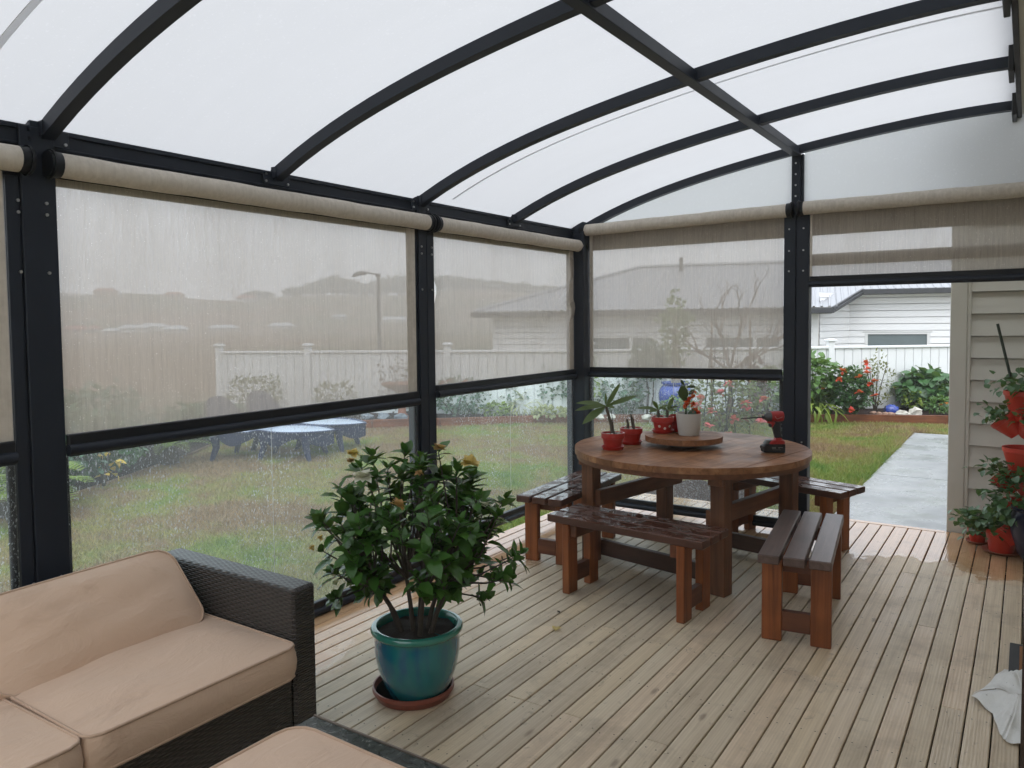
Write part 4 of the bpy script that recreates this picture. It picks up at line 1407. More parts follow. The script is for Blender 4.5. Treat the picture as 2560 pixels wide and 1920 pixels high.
# flowers: cream, yellow, faded
def petal_mat(n, a, b): return leafmat(n, a, b, .6, .35)
M['p_white'] = petal_mat('white_petal', (.72, .70, .58), (.82, .80, .70))
M['p_yel'] = petal_mat('yellow_petal', (.68, .48, .14), (.78, .62, .26))
M['p_old'] = petal_mat('faded_petal', (.50, .27, .10), (.58, .36, .16))
def flower(parent, p, sz, mt, n=9, up=(0, 0, 1), label=None, name='flower'):
    u = np.array(up, float); u /= np.linalg.norm(u)
    D = rdir(n) + u * .9
    V, F = leaves_np(np.tile(np.array(p, float), (n, 1)), D, np.tile(u, (n, 1)) + rdir(n) * .3, rng.uniform(.75, 1.1, n) * sz, rng.uniform(.34, .5, n) * sz, .3, .45)
    o = np_mesh(name, V, F, mt, parent, True)
    if label: o['label'] = label
    return o
for (r, u, f, sz, k) in ((-.185, 1.005, -.20, .048, 'p_white'), (.245, 1.035, -.08, .046, 'p_yel'), (.105, 1.085, 0, .036, 'p_old'), (-.02, .925, -.36, .034, 'p_old'), (.30, .86, -.1, .036, 'p_white'), (-.265, 1.06, .02, .035, 'p_yel'), (-.285, 1.03, .05, .022, 'p_old'), (.03, 1.0, -.1, .02, 'p_old'), (-.42, .69, -.1, .016, 'p_yel'), (-.36, .76, -.2, .016, 'p_yel')):
    v = CR * r + CF * f
    flower(g, (v.x, v.y, u - .02), sz * 1.0, M[k], 18, (0, 0, 1) if k != 'p_old' else (.2, .2, .6), {'p_white': 'white flower', 'p_yel': 'yellow flower', 'p_old': 'faded flower'}[k])
# litter on the deck
def flat_litter(name, label, x, y, sz, mt, n=1):
    V, F = leaves_np([(x, y, .006)] * n, [(random.gauss(0, 1), random.gauss(0, 1), .05) for _ in range(n)], [(0, 0, 1)] * n, sz, sz * .22, .5, -.05)
    tag(np_mesh(name, V, F, mt), label, 'fallen leaf')
flat_litter('fallen_flower', 'faded yellow flower lying on the deck right of the teal pot', -2.02, 3.40, .05, M['p_yel'], 4)
M['dead'] = flat('dead_leaf', (.05, .035, .022), .8)
flat_litter('fallen_leaf', 'small dark dead leaf on the deck left of the orange edged bench', -2.12, 3.62, .035, M['dead'])
flat_litter('fallen_leaf', 'tiny black leaf crumb on open deck boards nearest the photographer', -1.67, 2.75, .025, M['dead'])

# ------------------------------------------------------------------ generic foliage
def shrub(name, label, cat, x, y, z, rx, rz, n, L, mats, group=None, flowers=None, stems=5, droop=.3, wr=.3, up=.25, shape='ball', ry=None, h0=.12):
    t = thing(name, label, cat, (x, y, z), 0, group)
    ry = rx if ry is None else ry
    p = rng.normal(size=(n, 3)); p /= np.linalg.norm(p, axis=1, keepdims=True)
    q = rng.uniform(.25, 1, (n, 1)) ** .45
    lump = 1 + .16 * np.sin(p[:, :1] * 5 + x) * np.cos(p[:, 1:2] * 4 + y) + .10 * np.sin(p[:, 2:] * 9 + x * 3)
    P = p * q * lump * np.array([rx, ry, rz / 2])
    P[:, 2] += rz / 2 + h0 * rz * .5
    if shape == 'cone':
        k = np.clip(1.15 - P[:, 2:] / rz, .12, 1)
        P[:, :2] *= k * 1.3
    D = p * .7 + rdir(n) * .8
    D[:, 2] += up - droop
    V, F = leaves_np(P, D, np.tile([0, 0, 1.0], (n, 1)) + rdir(n) * .45, rng.uniform(.65, 1.15, n) * L, rng.uniform(.8, 1.15, n) * L * wr, .25, droop)
    np_mesh('foliage', V, F, mats, t, True)
    st = MB()
    for i in range(stems):
        a = rng.uniform(0, 2 * PI)
        k = rng.uniform(.2, .75)
        e = (rx * k * math.cos(a), ry * k * math.sin(a), rz * rng.uniform(.6, .95))
        st.tube([(e[0] * .1, e[1] * .1, 0), (e[0] * .5, e[1] * .5, e[2] * .55), e], [.012, .008, .004], 5)
    if stems:
        st.build('stem', M['bark'], t, True)
    if flowers:
        fm, fs, pts, nm = flowers
        for (fr, fu, ff) in pts:
            v = CR * fr + CF * ff
            flower(t, (v.x, v.y, fu), fs, fm, 9, (0, 0, 1), name=nm)
    return t
M['l_mid'] = leafmat('mid_green_leaf', (.055, .14, .035), (.13, .25, .06), .4, .25)
M['l_dark'] = leafmat('dark_green_leaf', (.028, .085, .035), (.07, .165, .055), .35, .2)
M['l_blue'] = leafmat('blue_green_leaf', (.045, .11, .07), (.09, .175, .105), .45, .2)
M['l_lime'] = leafmat('lime_leaf', (.16, .26, .030), (.28, .36, .06), .45, .3)
M['l_pale'] = leafmat('pale_green_leaf', (.13, .20, .08), (.24, .32, .13), .5, .3)
M['l_cream'] = leafmat('variegated_leaf', (.30, .32, .14), (.50, .50, .30), .5, .3)
M['l_purple'] = leafmat('purple_leaf', (.06, .022, .030), (.10, .05, .05), .45, .2)
M['l_olive'] = leafmat('olive_leaf', (.09, .11, .035), (.17, .17, .06), .5, .25)
M['f_red'] = leafmat('red_petal', (.52, .025, .018), (.70, .06, .035), .5, .3)
M['f_pink'] = leafmat('pink_petal', (.62, .06, .09), (.72, .14, .16), .5, .3)
M['f_mag'] = leafmat('magenta_petal', (.45, .04, .20), (.55, .09, .28), .5, .3)
M['f_org'] = leafmat('orange_petal', (.70, .16, .03), (.80, .28, .05), .5, .3)
M['f_yel'] = leafmat('golden_leaf', (.62, .38, .03), (.75, .52, .08), .5, .3)
M['straw_leaf'] = leafmat('strawberry_leaf', (.035, .095, .04), (.085, .18, .07), .4, .2)

# ------------------------------------------------------------------ strawberry tower and pots by the house wall
def strawberry(t, p, r, n, L=.055, spill=.5):
    P = np.array(p) + rng.normal(0, 1, (n, 3)) * np.array([r, r, r * .45])
    D = rdir(n, .2) + (P - np.array(p)) / r * spill
    V, F = leaves_np(P, D, np.tile([0, 0, 1.0], (n, 1)) + rdir(n) * .4, rng.uniform(.7, 1.1, n) * L, L * .40, .25, .3)
    return np_mesh('foliage', V, F, M['straw_leaf'], t, True)
tw = thing('planter_tower', 'stacked orange red strawberry planters on the blue pot by the house wall', 'planter', (-.01, 6.18, .30))
def tier(zb, ang, tilt, r=.115, h=.19):
    m = MB().lathe([(0, 0), (r * .62, 0), (r, h - .03), (r * 1.05, h - .028), (r * 1.06, h), (r * .97, h), (r * .93, h - .03), (0, h - .05)], 32)
    m.xf(Matrix.Rotation(ang, 4, 'Z') @ Matrix.Translation((0, 0, 0)) @ Matrix.Rotation(tilt, 4, 'Y'))
    m.xf(Matrix.Translation((math.cos(ang) * math.sin(tilt) * .05, math.sin(ang) * math.sin(tilt) * .05, zb)))
    m.build('planter', M['redtower'], tw, True)
for zb in (-.16, .20, .58):
    tier(zb + .04, 0, 0, .118, .20)
    for a in (PI, -PI / 3, PI / 3):
        tier(zb - .05, a, R(42), .085, .14)
strawberry(tw, (0, 0, .86), .10, 110)
for zb in (.20, .58):
    strawberry(tw, (-.15, -.03, zb + .09), .055, 55)
    strawberry(tw, (.02, -.13, zb + .09), .06, 50)
stk = thing('garden_stake', 'dark green garden stake leaning out of the top strawberry planter', 'stake', (-.08, 6.20, 1.12))
MB().tube([(.02, 0, -.06), (-.095, .0, .45)], .009, 8).build('cane', flat('green_plastic_cane', (.02, .035, .022), .5), stk, True)
bp = thing('glazed_pot', 'large dark blue glazed pot standing in the shaded corner by the wall', 'pot', (.115, 6.06, .001))
MB().lathe([(0, 0), (.11, 0), (.15, .06), (.19, .2), (.195, .3), (.175, .345), (.19, .355), (.19, .37), (.17, .37), (.16, .33), (0, .32)], 48).build('body', flat('navy_glaze', (.005, .008, .03), .4, .3, 5), bp, True)
MB().lathe([(0, .33), (.16, .33)], 24).build('soil', M['soil'], bp)
tr = shrub('strawberry_plant', 'leafy strawberry plants trailing over the dark blue pot', 'plant', -.02, 6.04, .22, .19, .36, 320, .06, M['straw_leaf'], None, (M['f_org'], .02, [(-.02, .2, -.2), (.02, .34, -.2)], 'fruit'), 0, .35, .4)
def redpot2(label, x, y, r, h, saucer):
    t = thing('potted_plant', label, 'pot plant', (x, y, .001))
    MB().lathe([(0, 0), (r * 1.05, 0), (r * 1.32, .018), (r * 1.25, .020), (r * 1.0, .008), (0, .008)], 36).build('saucer', flat('terracotta_saucer', (.30, .115, .07), .6, .12, 14), t, True)
    potmesh(MB(), r * 1.1, r * .78, h, .03, z0=.009).build('pot', M['redtower'], t, True)
    MB().lathe([(0, h - .01), (r, h - .01)], 20).build('soil', M['soil'], t)
    return t
t = redpot2('orange red pot of trailing strawberry leaves in front of the dark blue pot', -.125, 6.21, .094, .155, True)
strawberry(t, (-.05, -.02, .20), .085, 110)
strawberry(t, (-.16, -.02, .23), .06, 60)
t = redpot2('smaller orange red pot beside the corner board, under trailing leaves', -.275, 6.385, .058, .10, True)
strawberry(t, (-.02, 0, .16), .05, 50)
strawberry(t, (.0, -.02, .10), .045, 20)
# ------------------------------------------------------------------ garden edging sleepers and fence
M['sleeper'] = wood('wet_red_sleeper', (.11, .034, .016), (.22, .075, .032), (.32, .125, .055), 'x', .5)
bed = thing('bed_edging', 'red brown timber sleepers edging the raised garden bed along the white fence', 'garden edging', (-4.6, 12.6, -.15))
def along(a, b):
    a, b = Vector((*a, 0)), Vector((*b, 0))
    d = b - a
    return a, d.length, math.atan2(d.y, d.x)
def seg_part(name, mat_, parent, a, b, s0, s1, y0, y1, z0, z1, ch=.004, **kw):
    A, L, an = along(a, b)
    m = MB().cbox(s0, s1, y0, y1, z0, z1, ch)
    o = m.build(name, mat_, parent, **kw)
    o.matrix_local = Matrix.Translation(A - Vector(parent.location) * 1.0 + Vector((0, 0, 0))) @ Matrix.Rotation(an, 4, 'Z')
    o.location.z = -parent.location.z
    return o
for a, b in zip(SLEEP[:-1], SLEEP[1:]):
    A, L, an = along(a, b)
    n = max(1, round(L / 2.4))
    for i in range(n):
        seg_part('sleeper', M['sleeper'], bed, a, b, L * i / n + .004, L * (i + 1) / n - .004, -.025, .025, -.18, random.uniform(-.004, .004))
M['edge_pine'] = wood('pale_edging_board', (.16, .10, .06), (.26, .17, .10), (.34, .23, .14), 'x', .6)
bed2 = thing('bed_edging', 'thin pale timber edging between the lawn and the dark hedge', 'garden edging', (-8.4, 4.0, -.15))
for a, b in zip(LEFTBED[:-1], LEFTBED[1:]):
    A, L, an = along(a, b)
    seg_part('edging_board', M['edge_pine'], bed2, a, b, .002, L - .002, -.012, .012, -.2, -.105)

M['fence'] = flat('white_fence_paint', (.78, .80, .815), .45, .04, 4)
fen = thing('fence', 'white vertical board garden fence with a flat top rail and capped posts', 'fence', (-6.35, 11.95, -.03))
FT = 1.10
for si, (a, b) in enumerate(zip(FENCE[:-1], FENCE[1:])):
    A, L, an = along(a, b)
    nb_ = int(L / .164)
    for i in range(nb_):
        s = i * L / nb_
        seg_part('fence_board', M['fence'], fen, a, b, s + .004, s + L / nb_ - .004, -.011, .011, -.12, FT - .03, .004)
    seg_part('backing_board', M['fence'], fen, a, b, .01, L - .01, .013, .018, -.12, FT - .04, .001)
    seg_part('top_rail', M['fence'], fen, a, b, -.02, L + .02, -.045, .045, FT - .03, FT + .012, .006)
    seg_part('lower_rail', M['fence'], fen, a, b, 0, L, .015, .06, .12, .20)
    st = {0: [0.0, 1.76, 4.4], 1: [0.0, 4.40], 2: [1.6]}[si]
    for s in st:
        if s > L: continue
        p = seg_part('fence_post', M['fence'], fen, a, b, s - .055, s + .055, -.055, .055, -.12, FT + .10, .005)
        c = MB()
        c.cbox(s - .085, s + .085, -.085, .085, FT + .10, FT + .135, .008)
        c.cbox(s - .06, s + .06, -.06, .06, FT + .135, FT + .15, .007)
        o = c.build('post_cap', M['fence'], p)

# ------------------------------------------------------------------ neighbouring house
nh = thing('neighbour_house', 'white weatherboard neighbouring house with a grey ribbed metal roof beyond the fence', 'house')
D0 = 20.4
lat = (2045 - 1280) / 1929 * D0
E0 = Vector((.831, .556, 0)) * lat + Vector((-.556, .831, 0)) * D0
u_ = (Vector((.831, .556, 0)) * .932 + Vector((-.556, .831, 0)) * -.362).normalized()
v_ = Vector((-u_.y, u_.x, 0))
nh.location = (E0.x, E0.y, -.9)
nh.rotation_euler = (0, 0, math.atan2(u_.y, u_.x))
# local: x right along the wall, y away, z up from -0.9
Z0 = .9
M['nwb'] = flat('white_weatherboard_paint', (.80, .81, .82), .5, .03, 2)
M['nroof'] = flat('grey_ribbed_steel', (.33, .34, .36), .38, .06, 1.2, metal=.25)
M['ngut'] = flat('charcoal_gutter', (.028, .030, .034), .4)
M['nglass'] = flat('dark_window_glass', (.13, .165, .17), .08, .2, 2)
M['njoin'] = flat('white_joinery', (.68, .69, .69), .4, .03)
def wallstrip(p0, p1, zb, zt_, parent, holes=(), pitch=.18):
    """weatherboards between two local points; holes: (s0,s1,z0,z1)"""
    p0, p1 = Vector((*p0, 0)), Vector((*p1, 0))
    d = (p1 - p0); L = d.length; d.normalize()
    nrm = Vector((d.y, -d.x, 0))
    z = zb
    while z < zt_ - .02:
        z1 = min(z + pitch, zt_)
        segs = [(0, L)]
        for (s0, s1, h0, h1) in holes:
            if z1 > h0 and z < h1:
                ns = []
                for (a, b) in segs:
                    if s0 > a: ns.append((a, min(b, s0)))
                    if s1 < b: ns.append((max(a, s1), b))
                segs = ns
        for (a, b) in segs:
            if b - a < .03: continue
            q = []
            for s, zz, o in ((a, z + .016, .040), (b, z + .016, .040), (b, z1, .028), (a, z1, .028), (a, z + .016, 0), (b, z + .016, 0)):
                w = p0 + d * s + nrm * o
                q.append((w.x, w.y, zz + Z0))
            MB().add(q, [(0, 1, 2, 3), (4, 5, 1, 0)]).build('weatherboard', M['nwb'], parent)
        z += pitch
def win(p0, p1, s0, s1, z0, z1, parent, mull=()):
    p0, p1 = Vector((*p0, 0)), Vector((*p1, 0))
    d = (p1 - p0).normalized()
    an = math.atan2(d.y, d.x)
    Mx = Matrix.Translation((p0.x, p0.y, Z0)) @ Matrix.Rotation(an, 4, 'Z')
    f = MB()
    w = .075
    f.cbox(s0, s0 + w, -.05, .03, z0, z1); f.cbox(s1 - w, s1, -.05, .03, z0, z1)
    f.cbox(s0 - .05, s1 + .05, -.06, .03, z1, z1 + .045); f.cbox(s0 + w, s1 - w, -.045, .03, z0, z0 + w)
    f.cbox(s0 + w, s1 - w, -.045, .03, z1 - .06, z1)
    for mm in mull:
        f.cbox(mm - .05, mm + .05, -.045, .03, z0 + w, z1 - .06)
    fr = f.xf(Mx).build('window', M['njoin'], parent)
    MB().box(s0 + w, s1 - w, .0, .012, z0 + w, z1 - .06).xf(Mx).build('pane', M['nglass'], fr)
    bl = MB()
    for k in range(6):
        zz = z0 + w + .03 + k * (z1 - z0 - .2) / 6
        bl.box(s0 + w + .02, s1 - w - .02, .014, .022, zz, zz + .035)
    bl.xf(Mx).build('venetian_blind', flat('pale_blind_slat', (.20, .26, .27), .5), fr)['kind'] = 'stuff'
WL = 9.3
C1 = (.80, 1.59)            # inner corner, end of the slanted return
W3 = (C1[0] + 6.0 * .985, C1[1] - 6 * .03)
EZ = 1.80                   # lower eave height
# front wall with two high windows
pA, pB = (-WL, 0), (0, 0)
holes = [(WL - 6.35, WL - 4.30, .15, 1.16), (WL - 2.95, WL - .9, .15, 1.16)]
wallstrip(pA, (-.14, 0), -.9, EZ, nh, holes)
for (s0, s1, z0, z1) in holes:
    win(pA, pB, s0, s1, z0, z1, nh, [s0 + (s1 - s0) * .66])
MB().cbox(-.14, .01, -.035, .02, 0, EZ + Z0, .004).build('corner_board', M['njoin'], nh)
wallstrip((.01, 0), C1, -.9, 2.22, nh)
holes3 = [(.42, 2.02, .30, 1.22)]
wallstrip(C1, W3, -.9, 2.28, nh, holes3)
win(C1, W3, .42, 2.02, .30, 1.22, nh)
MB().box(-WL, -.02, .012, .2, 0, EZ + Z0).build('wall', M['nwb'], nh)
MB().add([(.02, .03, 0), (C1[0], C1[1] + .03, 0), (C1[0], C1[1] + .03, 3.2), (.02, .03, 3.2)], [(0, 1, 2, 3)]).build('wall', M['nwb'], nh)
MB().box(C1[0], W3[0], C1[1] + .03, C1[1] + .25, 0, 3.2).build('wall', M['nwb'], nh)
# roof plane: z = EZ' + slope*(y+.45)
SL = .30
def rz(y): return 1.905 + SL * (y + .45)
yR = 4.6
def sheet(x0, x1, y0, y1, nm='roof_sheet', hipx=None):
    """ribbed steel sheet running up the slope"""
    m = MB()
    prof = []
    x = x0
    k = 0
    while x < x1 - .001:
        for dx, h in ((0, 0), (.10, 0), (.125, .032), (.155, .032), (.18, 0)):
            if x + dx <= x1: prof.append((x + dx, h))
        x += .19
    prof.append((x1, 0))
    rows = []
    for y in (y0, (y0 + y1) / 2, y1):
        rows.append([(px, y, rz(y) + h + Z0) for px, h in prof])
    if hipx:
        rows = []
        for f in (0, .5, 1):
            rows.append([(px, y0 + (min(y1, max(y0 + .01, hipx(px))) - y0) * f, rz(y0 + (min(y1, max(y0 + .01, hipx(px))) - y0) * f) + h + Z0) for px, h in prof])
    m.grid(rows)
    return m.build(nm, M['nroof'], nh)
def sheet_lo(x0, x1, lo, y1):
    m = MB()
    prof = []
    x = x0
    while x < x1 - .001:
        for dx, h in ((0, 0), (.10, 0), (.125, .032), (.155, .032), (.18, 0)):
            if x + dx <= x1: prof.append((x + dx, h))
        x += .19
    prof.append((x1, 0))
    rows = []
    for f in (0, .5, 1):
        rows.append([(px, lo(px) + (y1 - lo(px)) * f, rz(lo(px) + (y1 - lo(px)) * f) + h + Z0) for px, h in prof])
    m.grid(rows)
    return m.build('roof_sheet', M['nroof'], nh)
hip = lambda x: -.45 + (x + WL + .45) * 1.25
x = -WL - .45
while x < .3:
    x1 = min(x + .76, .46)
    sheet(x, x1, -.45, yR, hipx=hip)
    x = x1
lo_ = lambda x: min(1.10, max(-.45, -.45 + (x - .36) * 1.98))
x = .46
while x < W3[0]:
    sheet_lo(x, x + .76, lo_, yR)
    x += .76
# hip end face and back slope so the roof is closed
MB().add([(-WL - .45, -.45, rz(-.45) + Z0), (-WL - .45 + 4.04, yR, rz(yR) + Z0), (-WL - .45, 2 * yR + .45, rz(-.45) + Z0)], [(0, 1, 2)]).build('hip_end', M['nroof'], nh)
MB().add([(-WL - .45, 2 * yR + .45, rz(-.45) + Z0), (-WL + 3.6, yR, rz(yR) + Z0), (W3[0], yR, rz(yR) + Z0), (W3[0], 2 * yR + .45, rz(-.45) + Z0)], [(0, 1, 2, 3)]).build('back_slope', M['nroof'], nh)
MB().tube([(-WL + 3.6, yR, rz(yR) + Z0 + .02), (W3[0], yR, rz(yR) + Z0 + .02)], .07, 8).build('ridge_cap', M['nroof'], nh)
MB().tube([(-WL - .45, -.45, rz(-.45) + Z0 + .02), (-WL + 3.6, yR, rz(yR) + Z0 + .02)], .06, 8).build('hip_cap', M['nroof'], nh)
MB().tube([(-4.2, yR - .6, rz(yR - .6) + Z0 - .05), (-4.2, yR - .6, rz(yR) + Z0 + .25)], .06, 10).build('vent_pipe', M['ngut'], nh, True)
gz = 1.89 + Z0
MB().cbox(-WL - .5, .34, -.56, -.44, gz - .15, gz, .015).build('gutter', M['ngut'], nh)
# raking barge from the low eave up to the higher gutter, then the high gutter
A_, B_ = Vector((.34, -.50, gz - .06)), Vector((1.12, 1.08, 2.33 + Z0))
m = MB()
for off, hh in ((0, .16), (.05, .05)):
    pts = [A_ + Vector((off, 0, 0)), B_ + Vector((off, 0, 0))]
    q = []
    for p in pts:
        q += [(p.x - .02, p.y, p.z - hh / 2), (p.x + .03, p.y, p.z - hh / 2), (p.x + .03, p.y, p.z + hh / 2), (p.x - .02, p.y, p.z + hh / 2)]
    m.add(q, [(0, 1, 5, 4), (1, 2, 6, 5), (2, 3, 7, 6), (3, 0, 4, 7), (0, 3, 2, 1), (4, 5, 6, 7)])
m.build('barge_board', M['ngut'], nh)
MB().cbox(1.10, W3[0], .98, 1.10, 2.24 + Z0, 2.39 + Z0, .015).build('gutter', M['ngut'], nh)
MB().box(-WL - .4, .3, -.44, .0, gz - .16, gz - .13).build('eave_lining', M['nwb'], nh)
MB().box(1.0, W3[0], 1.10, C1[1], 2.23 + Z0, 2.25 + Z0).build('eave_lining', M['nwb'], nh)

# ------------------------------------------------------------------ planting along the white fence (right, through the doorway)
k_ = 1.019
S = lambda *a, **k: shrub(*a, **k)
S('shrub', 'tall bushy green shrub with one orange bloom, just right of the doorway post', 'shrub', -3.12, 14.05, -.03, .46, .98, 900, .12, M['l_mid'], 'shrubs along the white fence', (M['f_org'], .045, [(.02, .45, -.42), (.45, .12, -.3)], 'flower'), 5, .35, .36)
S('rose_bush', 'dense green bush topped with scarlet red flowers, through the open doorway', 'shrub', -2.50, 14.00, -.03, .34, .74, 1700, .075, M['l_dark'], 'shrubs along the white fence', (M['f_red'], .078, [(-.30, .62, -.3), (-.20, .76, -.2), (.18, .72, -.25), (.26, .78, -.1), (.28, .60, -.35), (.03, .66, -.3), (-.02, .42, -.42), (.24, .36, -.42), (-.14, .12, -.42), (.27, .88, 0), (.18, .55, -.35)], 'flower'), 4, .2, .36)
S('shrub', 'thin airy shrub with sparse olive leaves against the white fence', 'shrub', -2.24, 14.95, -.03, .34, .92, 300, .075, M['l_olive'], 'shrubs along the white fence', None, 9, .1, .22)
S('shrub', 'broad leaved dark green shrub drooping beside the house corner', 'shrub', -1.50, 15.6, -.03, .46, .68, 560, .17, M['l_dark'], 'shrubs along the white fence', (M['f_org'], .045, [(.35, .35, -.5)], 'flower'), 5, .55, .42)
S('plant', 'low strap leaved plant by the doorway post, bright green', 'plant', -2.98, 13.66, -.02, .30, .26, 60, .34, M['l_lime'], None, None, 0, .75, .075)
S('plant', 'small lime green plant behind the white stones', 'plant', -1.66, 15.25, -.02, .20, .34, 140, .085, M['l_lime'], None, None, 3, .2, .34)
S('plant', 'small plant with orange flowers at the foot of the house corner', 'plant', -1.22, 14.86, -.02, .22, .28, 230, .07, M['l_mid'], None, (M['f_org'], .035, [(.0, .2, -.2), (.05, .09, -.22), (-.08, .17, -.18)], 'flower'), 2, .2, .25)
M['cobalt'] = flat('cobalt_glaze', (.012, .045, .30), .2, .15, 4, coat=.5)
bpt = thing('tipped_pot', 'cobalt blue pot lying on its side in the mulch', 'pot', (-1.96, 14.75, .0))
MB().lathe([(0, 0), (.09, 0), (.14, .08), (.145, .17), (.11, .23), (.125, .245), (.11, .245), (.10, .22), (0, .20)], 28).xf(Matrix.Rotation(R(22), 4, 'Z') @ Matrix.Rotation(R(98), 4, 'Y') @ Matrix.Scale(.8, 4) @ Matrix.Translation((0, 0, -.12))).build('body', M['cobalt'], bpt, True)
M['whstone'] = flat('white_quartz', (.58, .56, .50), .8, .2, 20, bump=.5)
for (x, y, a, b) in ((-1.72, 14.36, .11, .06), (-1.54, 14.42, .10, .10)):
    m = MB().ball((0, 0, 0), (a, a * .7, b), 9, 6, .28)
    tag(m.build('stone', M['whstone']), 'white quartz stones by the sleeper edge', 'stone', 'white stones in the mulch').location = (x, y, b * .5 - .03)
for i in range(5):
    m = MB().ball((0, 0, 0), (.06, .05, .035), 8, 5, .2)
    tag(m.build('stone', flat('tan_pebble', (.35, .22, .16), .8, .2)), 'tan pebbles in front of the tipped blue pot', 'stone', 'tan pebbles in the mulch').location = (-2.18 + i * .09, 14.42 + random.uniform(-.1, .1), -.02)

# behind the table (through the clear sheet)
urn = thing('urn', 'large cobalt blue urn holding a clipped pale green tree', 'urn', (-4.92, 12.30, -.03))
MB().lathe([(0, 0), (.15, 0), (.20, .09), (.28, .27), (.29, .41), (.25, .51), (.205, .555), (.24, .575), (.245, .60), (.215, .605), (.19, .57), (0, .53)], 44).build('body', M['cobalt'], urn, True)
MB().lathe([(0, .55), (.19, .55)], 24).build('soil', M['soil'], urn)
ut = thing('urn_tree', 'clipped pale green tree rising from the blue urn', 'tree', (-4.92, 12.30, .51))
MB().tube([(0, 0, 0), (.01, 0, .3), (0, .01, .7), (0, 0, 1.2)], [.085, .075, .06, .03], 9).build('trunk', flat('pale_trunk', (.28, .24, .19), .8, .3, 30), ut, True)
P = rng.normal(size=(480, 3)); P /= np.linalg.norm(P, axis=1, keepdims=True)
P = P * rng.uniform(.2, 1, (480, 1)) ** .5 * np.array([.27, .27, .62]) * (1 + .2 * np.sin(P[:, 2:] * 7)) + np.array([0, 0, .92])
V, F = leaves_np(P, rdir(480, .4), rdir(480, .5), .085, .022, .25, .2)
np_mesh('crown', V, F, M['l_pale'], ut, True)
stt = thing('standard_tree', 'small lollipop tree with thin stems left of the blue urn', 'tree', (-5.55, 12.55, -.03))
MB().tube([(0, 0, 0), (.03, 0, .4), (-.03, 0, .7)], [.02, .016, .012], 7).tube([(.05, .04, 0), (.10, .04, .35), (.12, .02, .7)], [.018, .014, .01], 7).build('trunk', M['bark'], stt, True)
P = rng.normal(size=(700, 3)); P /= np.linalg.norm(P, axis=1, keepdims=True)
P = P * rng.uniform(.2, 1, (700, 1)) ** .5 * np.array([.36, .36, .36]) + np.array([.03, 0, .92])
V, F = leaves_np(P, rdir(700, .1), rdir(700, .5), .085, .022, .25, .2)
np_mesh('crown', V, F, M['l_blue'], stt, True)
S('shrub', 'blue green shrub under the lollipop tree', 'shrub', -5.95, 12.35, -.03, .48, .62, 380, .13, M['l_blue'], 'shrubs along the white fence', None, 4, .3, .36)
S('shrub', 'low green shrub in front of the blue urn', 'shrub', -4.72, 12.0, -.03, .36, .34, 300, .10, M['l_mid'], 'shrubs along the white fence', None, 3, .2, .36)
S('shrub', 'lime green climbing plant right of the corner post', 'shrub', -6.35, 11.72, -.03, .32, 1.05, 210, .10, M['l_lime'], 'shrubs along the white fence', None, 5, .3, .3)
rose = S('rose_bush', 'big straggly rose bush with many pink and red flowers behind the table', 'shrub', -3.74, 11.20, -.15, .62, .98, 1000, .07, M['l_olive'], 'shrubs along the white fence',
         (M['f_pink'], .095, [(-.42, .62, -.4), (-.30, .45, -.5), (.0, .80, -.3), (-.15, .70, -.4), (.18, .56, -.5), (.20, .52, -.5), (-.36, .25, -.55), (-.1, .10, -.6), (-.08, .13, -.6), (.40, .30, -.5), (.0, .35, -.55), (.5, .6, -.3), (-.48, .50, -.3)], 'flower'), 8, .15, .36)
S('shrub', 'dark purple leaved shrub with magenta bloom behind the roses', 'shrub', -3.62, 12.25, -.03, .30, 1.02, 420, .09, M['l_purple'], 'shrubs along the white fence', (M['f_mag'], .07, [(-.22, .80, -.2), (-.15, .74, -.25)], 'flower'), 5, .15, .34)
ob = thing('plant_obelisk', 'dark metal plant obelisk among the roses', 'plant support', (-3.75, 11.05, -.15))
for dx in (-.16, .16):
    for dy in (-.16, .16):
        MB().tube([(dx * 1.2, dy * 1.2, 0), (dx * .5, dy * .5, 1.55)], .008, 6).build('leg', M['metal2'], ob)
for z in (.4, .8, 1.2):
    q = .19 - z * .07
    MB().tube([(q, q, z), (-q, q, z), (-q, -q, z), (q, -q, z), (q, q, z)], .006, 5).build('ring', M['metal2'], ob)
bt = thing('bare_tree', 'leafless small tree with spreading grey brown branches behind the roses', 'tree', (-4.05, 12.45, -.03))
br_ = MB()
rs2 = random.Random(5)
def branch(p, d, L, r, k):
    q = p + d * L
    mid = p.lerp(q, .5) + Vector((rs2.uniform(-.04, .04), rs2.uniform(-.04, .04), .02))
    br_.tube([p, mid, q], [r, r * .85, r * .7], 6)
    if k:
        for _ in range(2 if k < 3 else 3):
            nd = (d + Vector((rs2.gauss(0, .5), rs2.gauss(0, .5), rs2.uniform(-.05, .4)))).normalized()
            branch(q if rs2.random() < .6 else p.lerp(q, .65), nd, L * rs2.uniform(.6, .85), r * .62, k - 1)
MB().tube([(0, 0, 0), (.02, 0, .4), (0, .02, .85)], [.045, .04, .035], 8).build('trunk', flat('grey_brown_bark', (.16, .115, .085), .85, .3, 30), bt, True)
for d in ((-.75, -.5, .55), (.75, .5, .6), (.2, .1, 1), (-.2, -.1, .9), (.45, .5, .3)):
    branch(Vector((0, .02, .8)), Vector(d).normalized(), .62, .022, 3)
br_.build('branch', flat('grey_brown_twig', (.17, .125, .095), .85, .3, 30), bt, True)
for (x, y, l) in ((-3.95, 11.3, 'wooden garden stake left of the plant obelisk'), (-3.45, 11.55, 'wooden garden stake right of the plant obelisk')):
    tag(MB().tube([(0, 0, 0), (0, 0, 1.75)], .014, 6).build('garden_stake', flat('stake_wood', (.20, .14, .09), .8)), l, 'stake').location = (x, y, -.15)
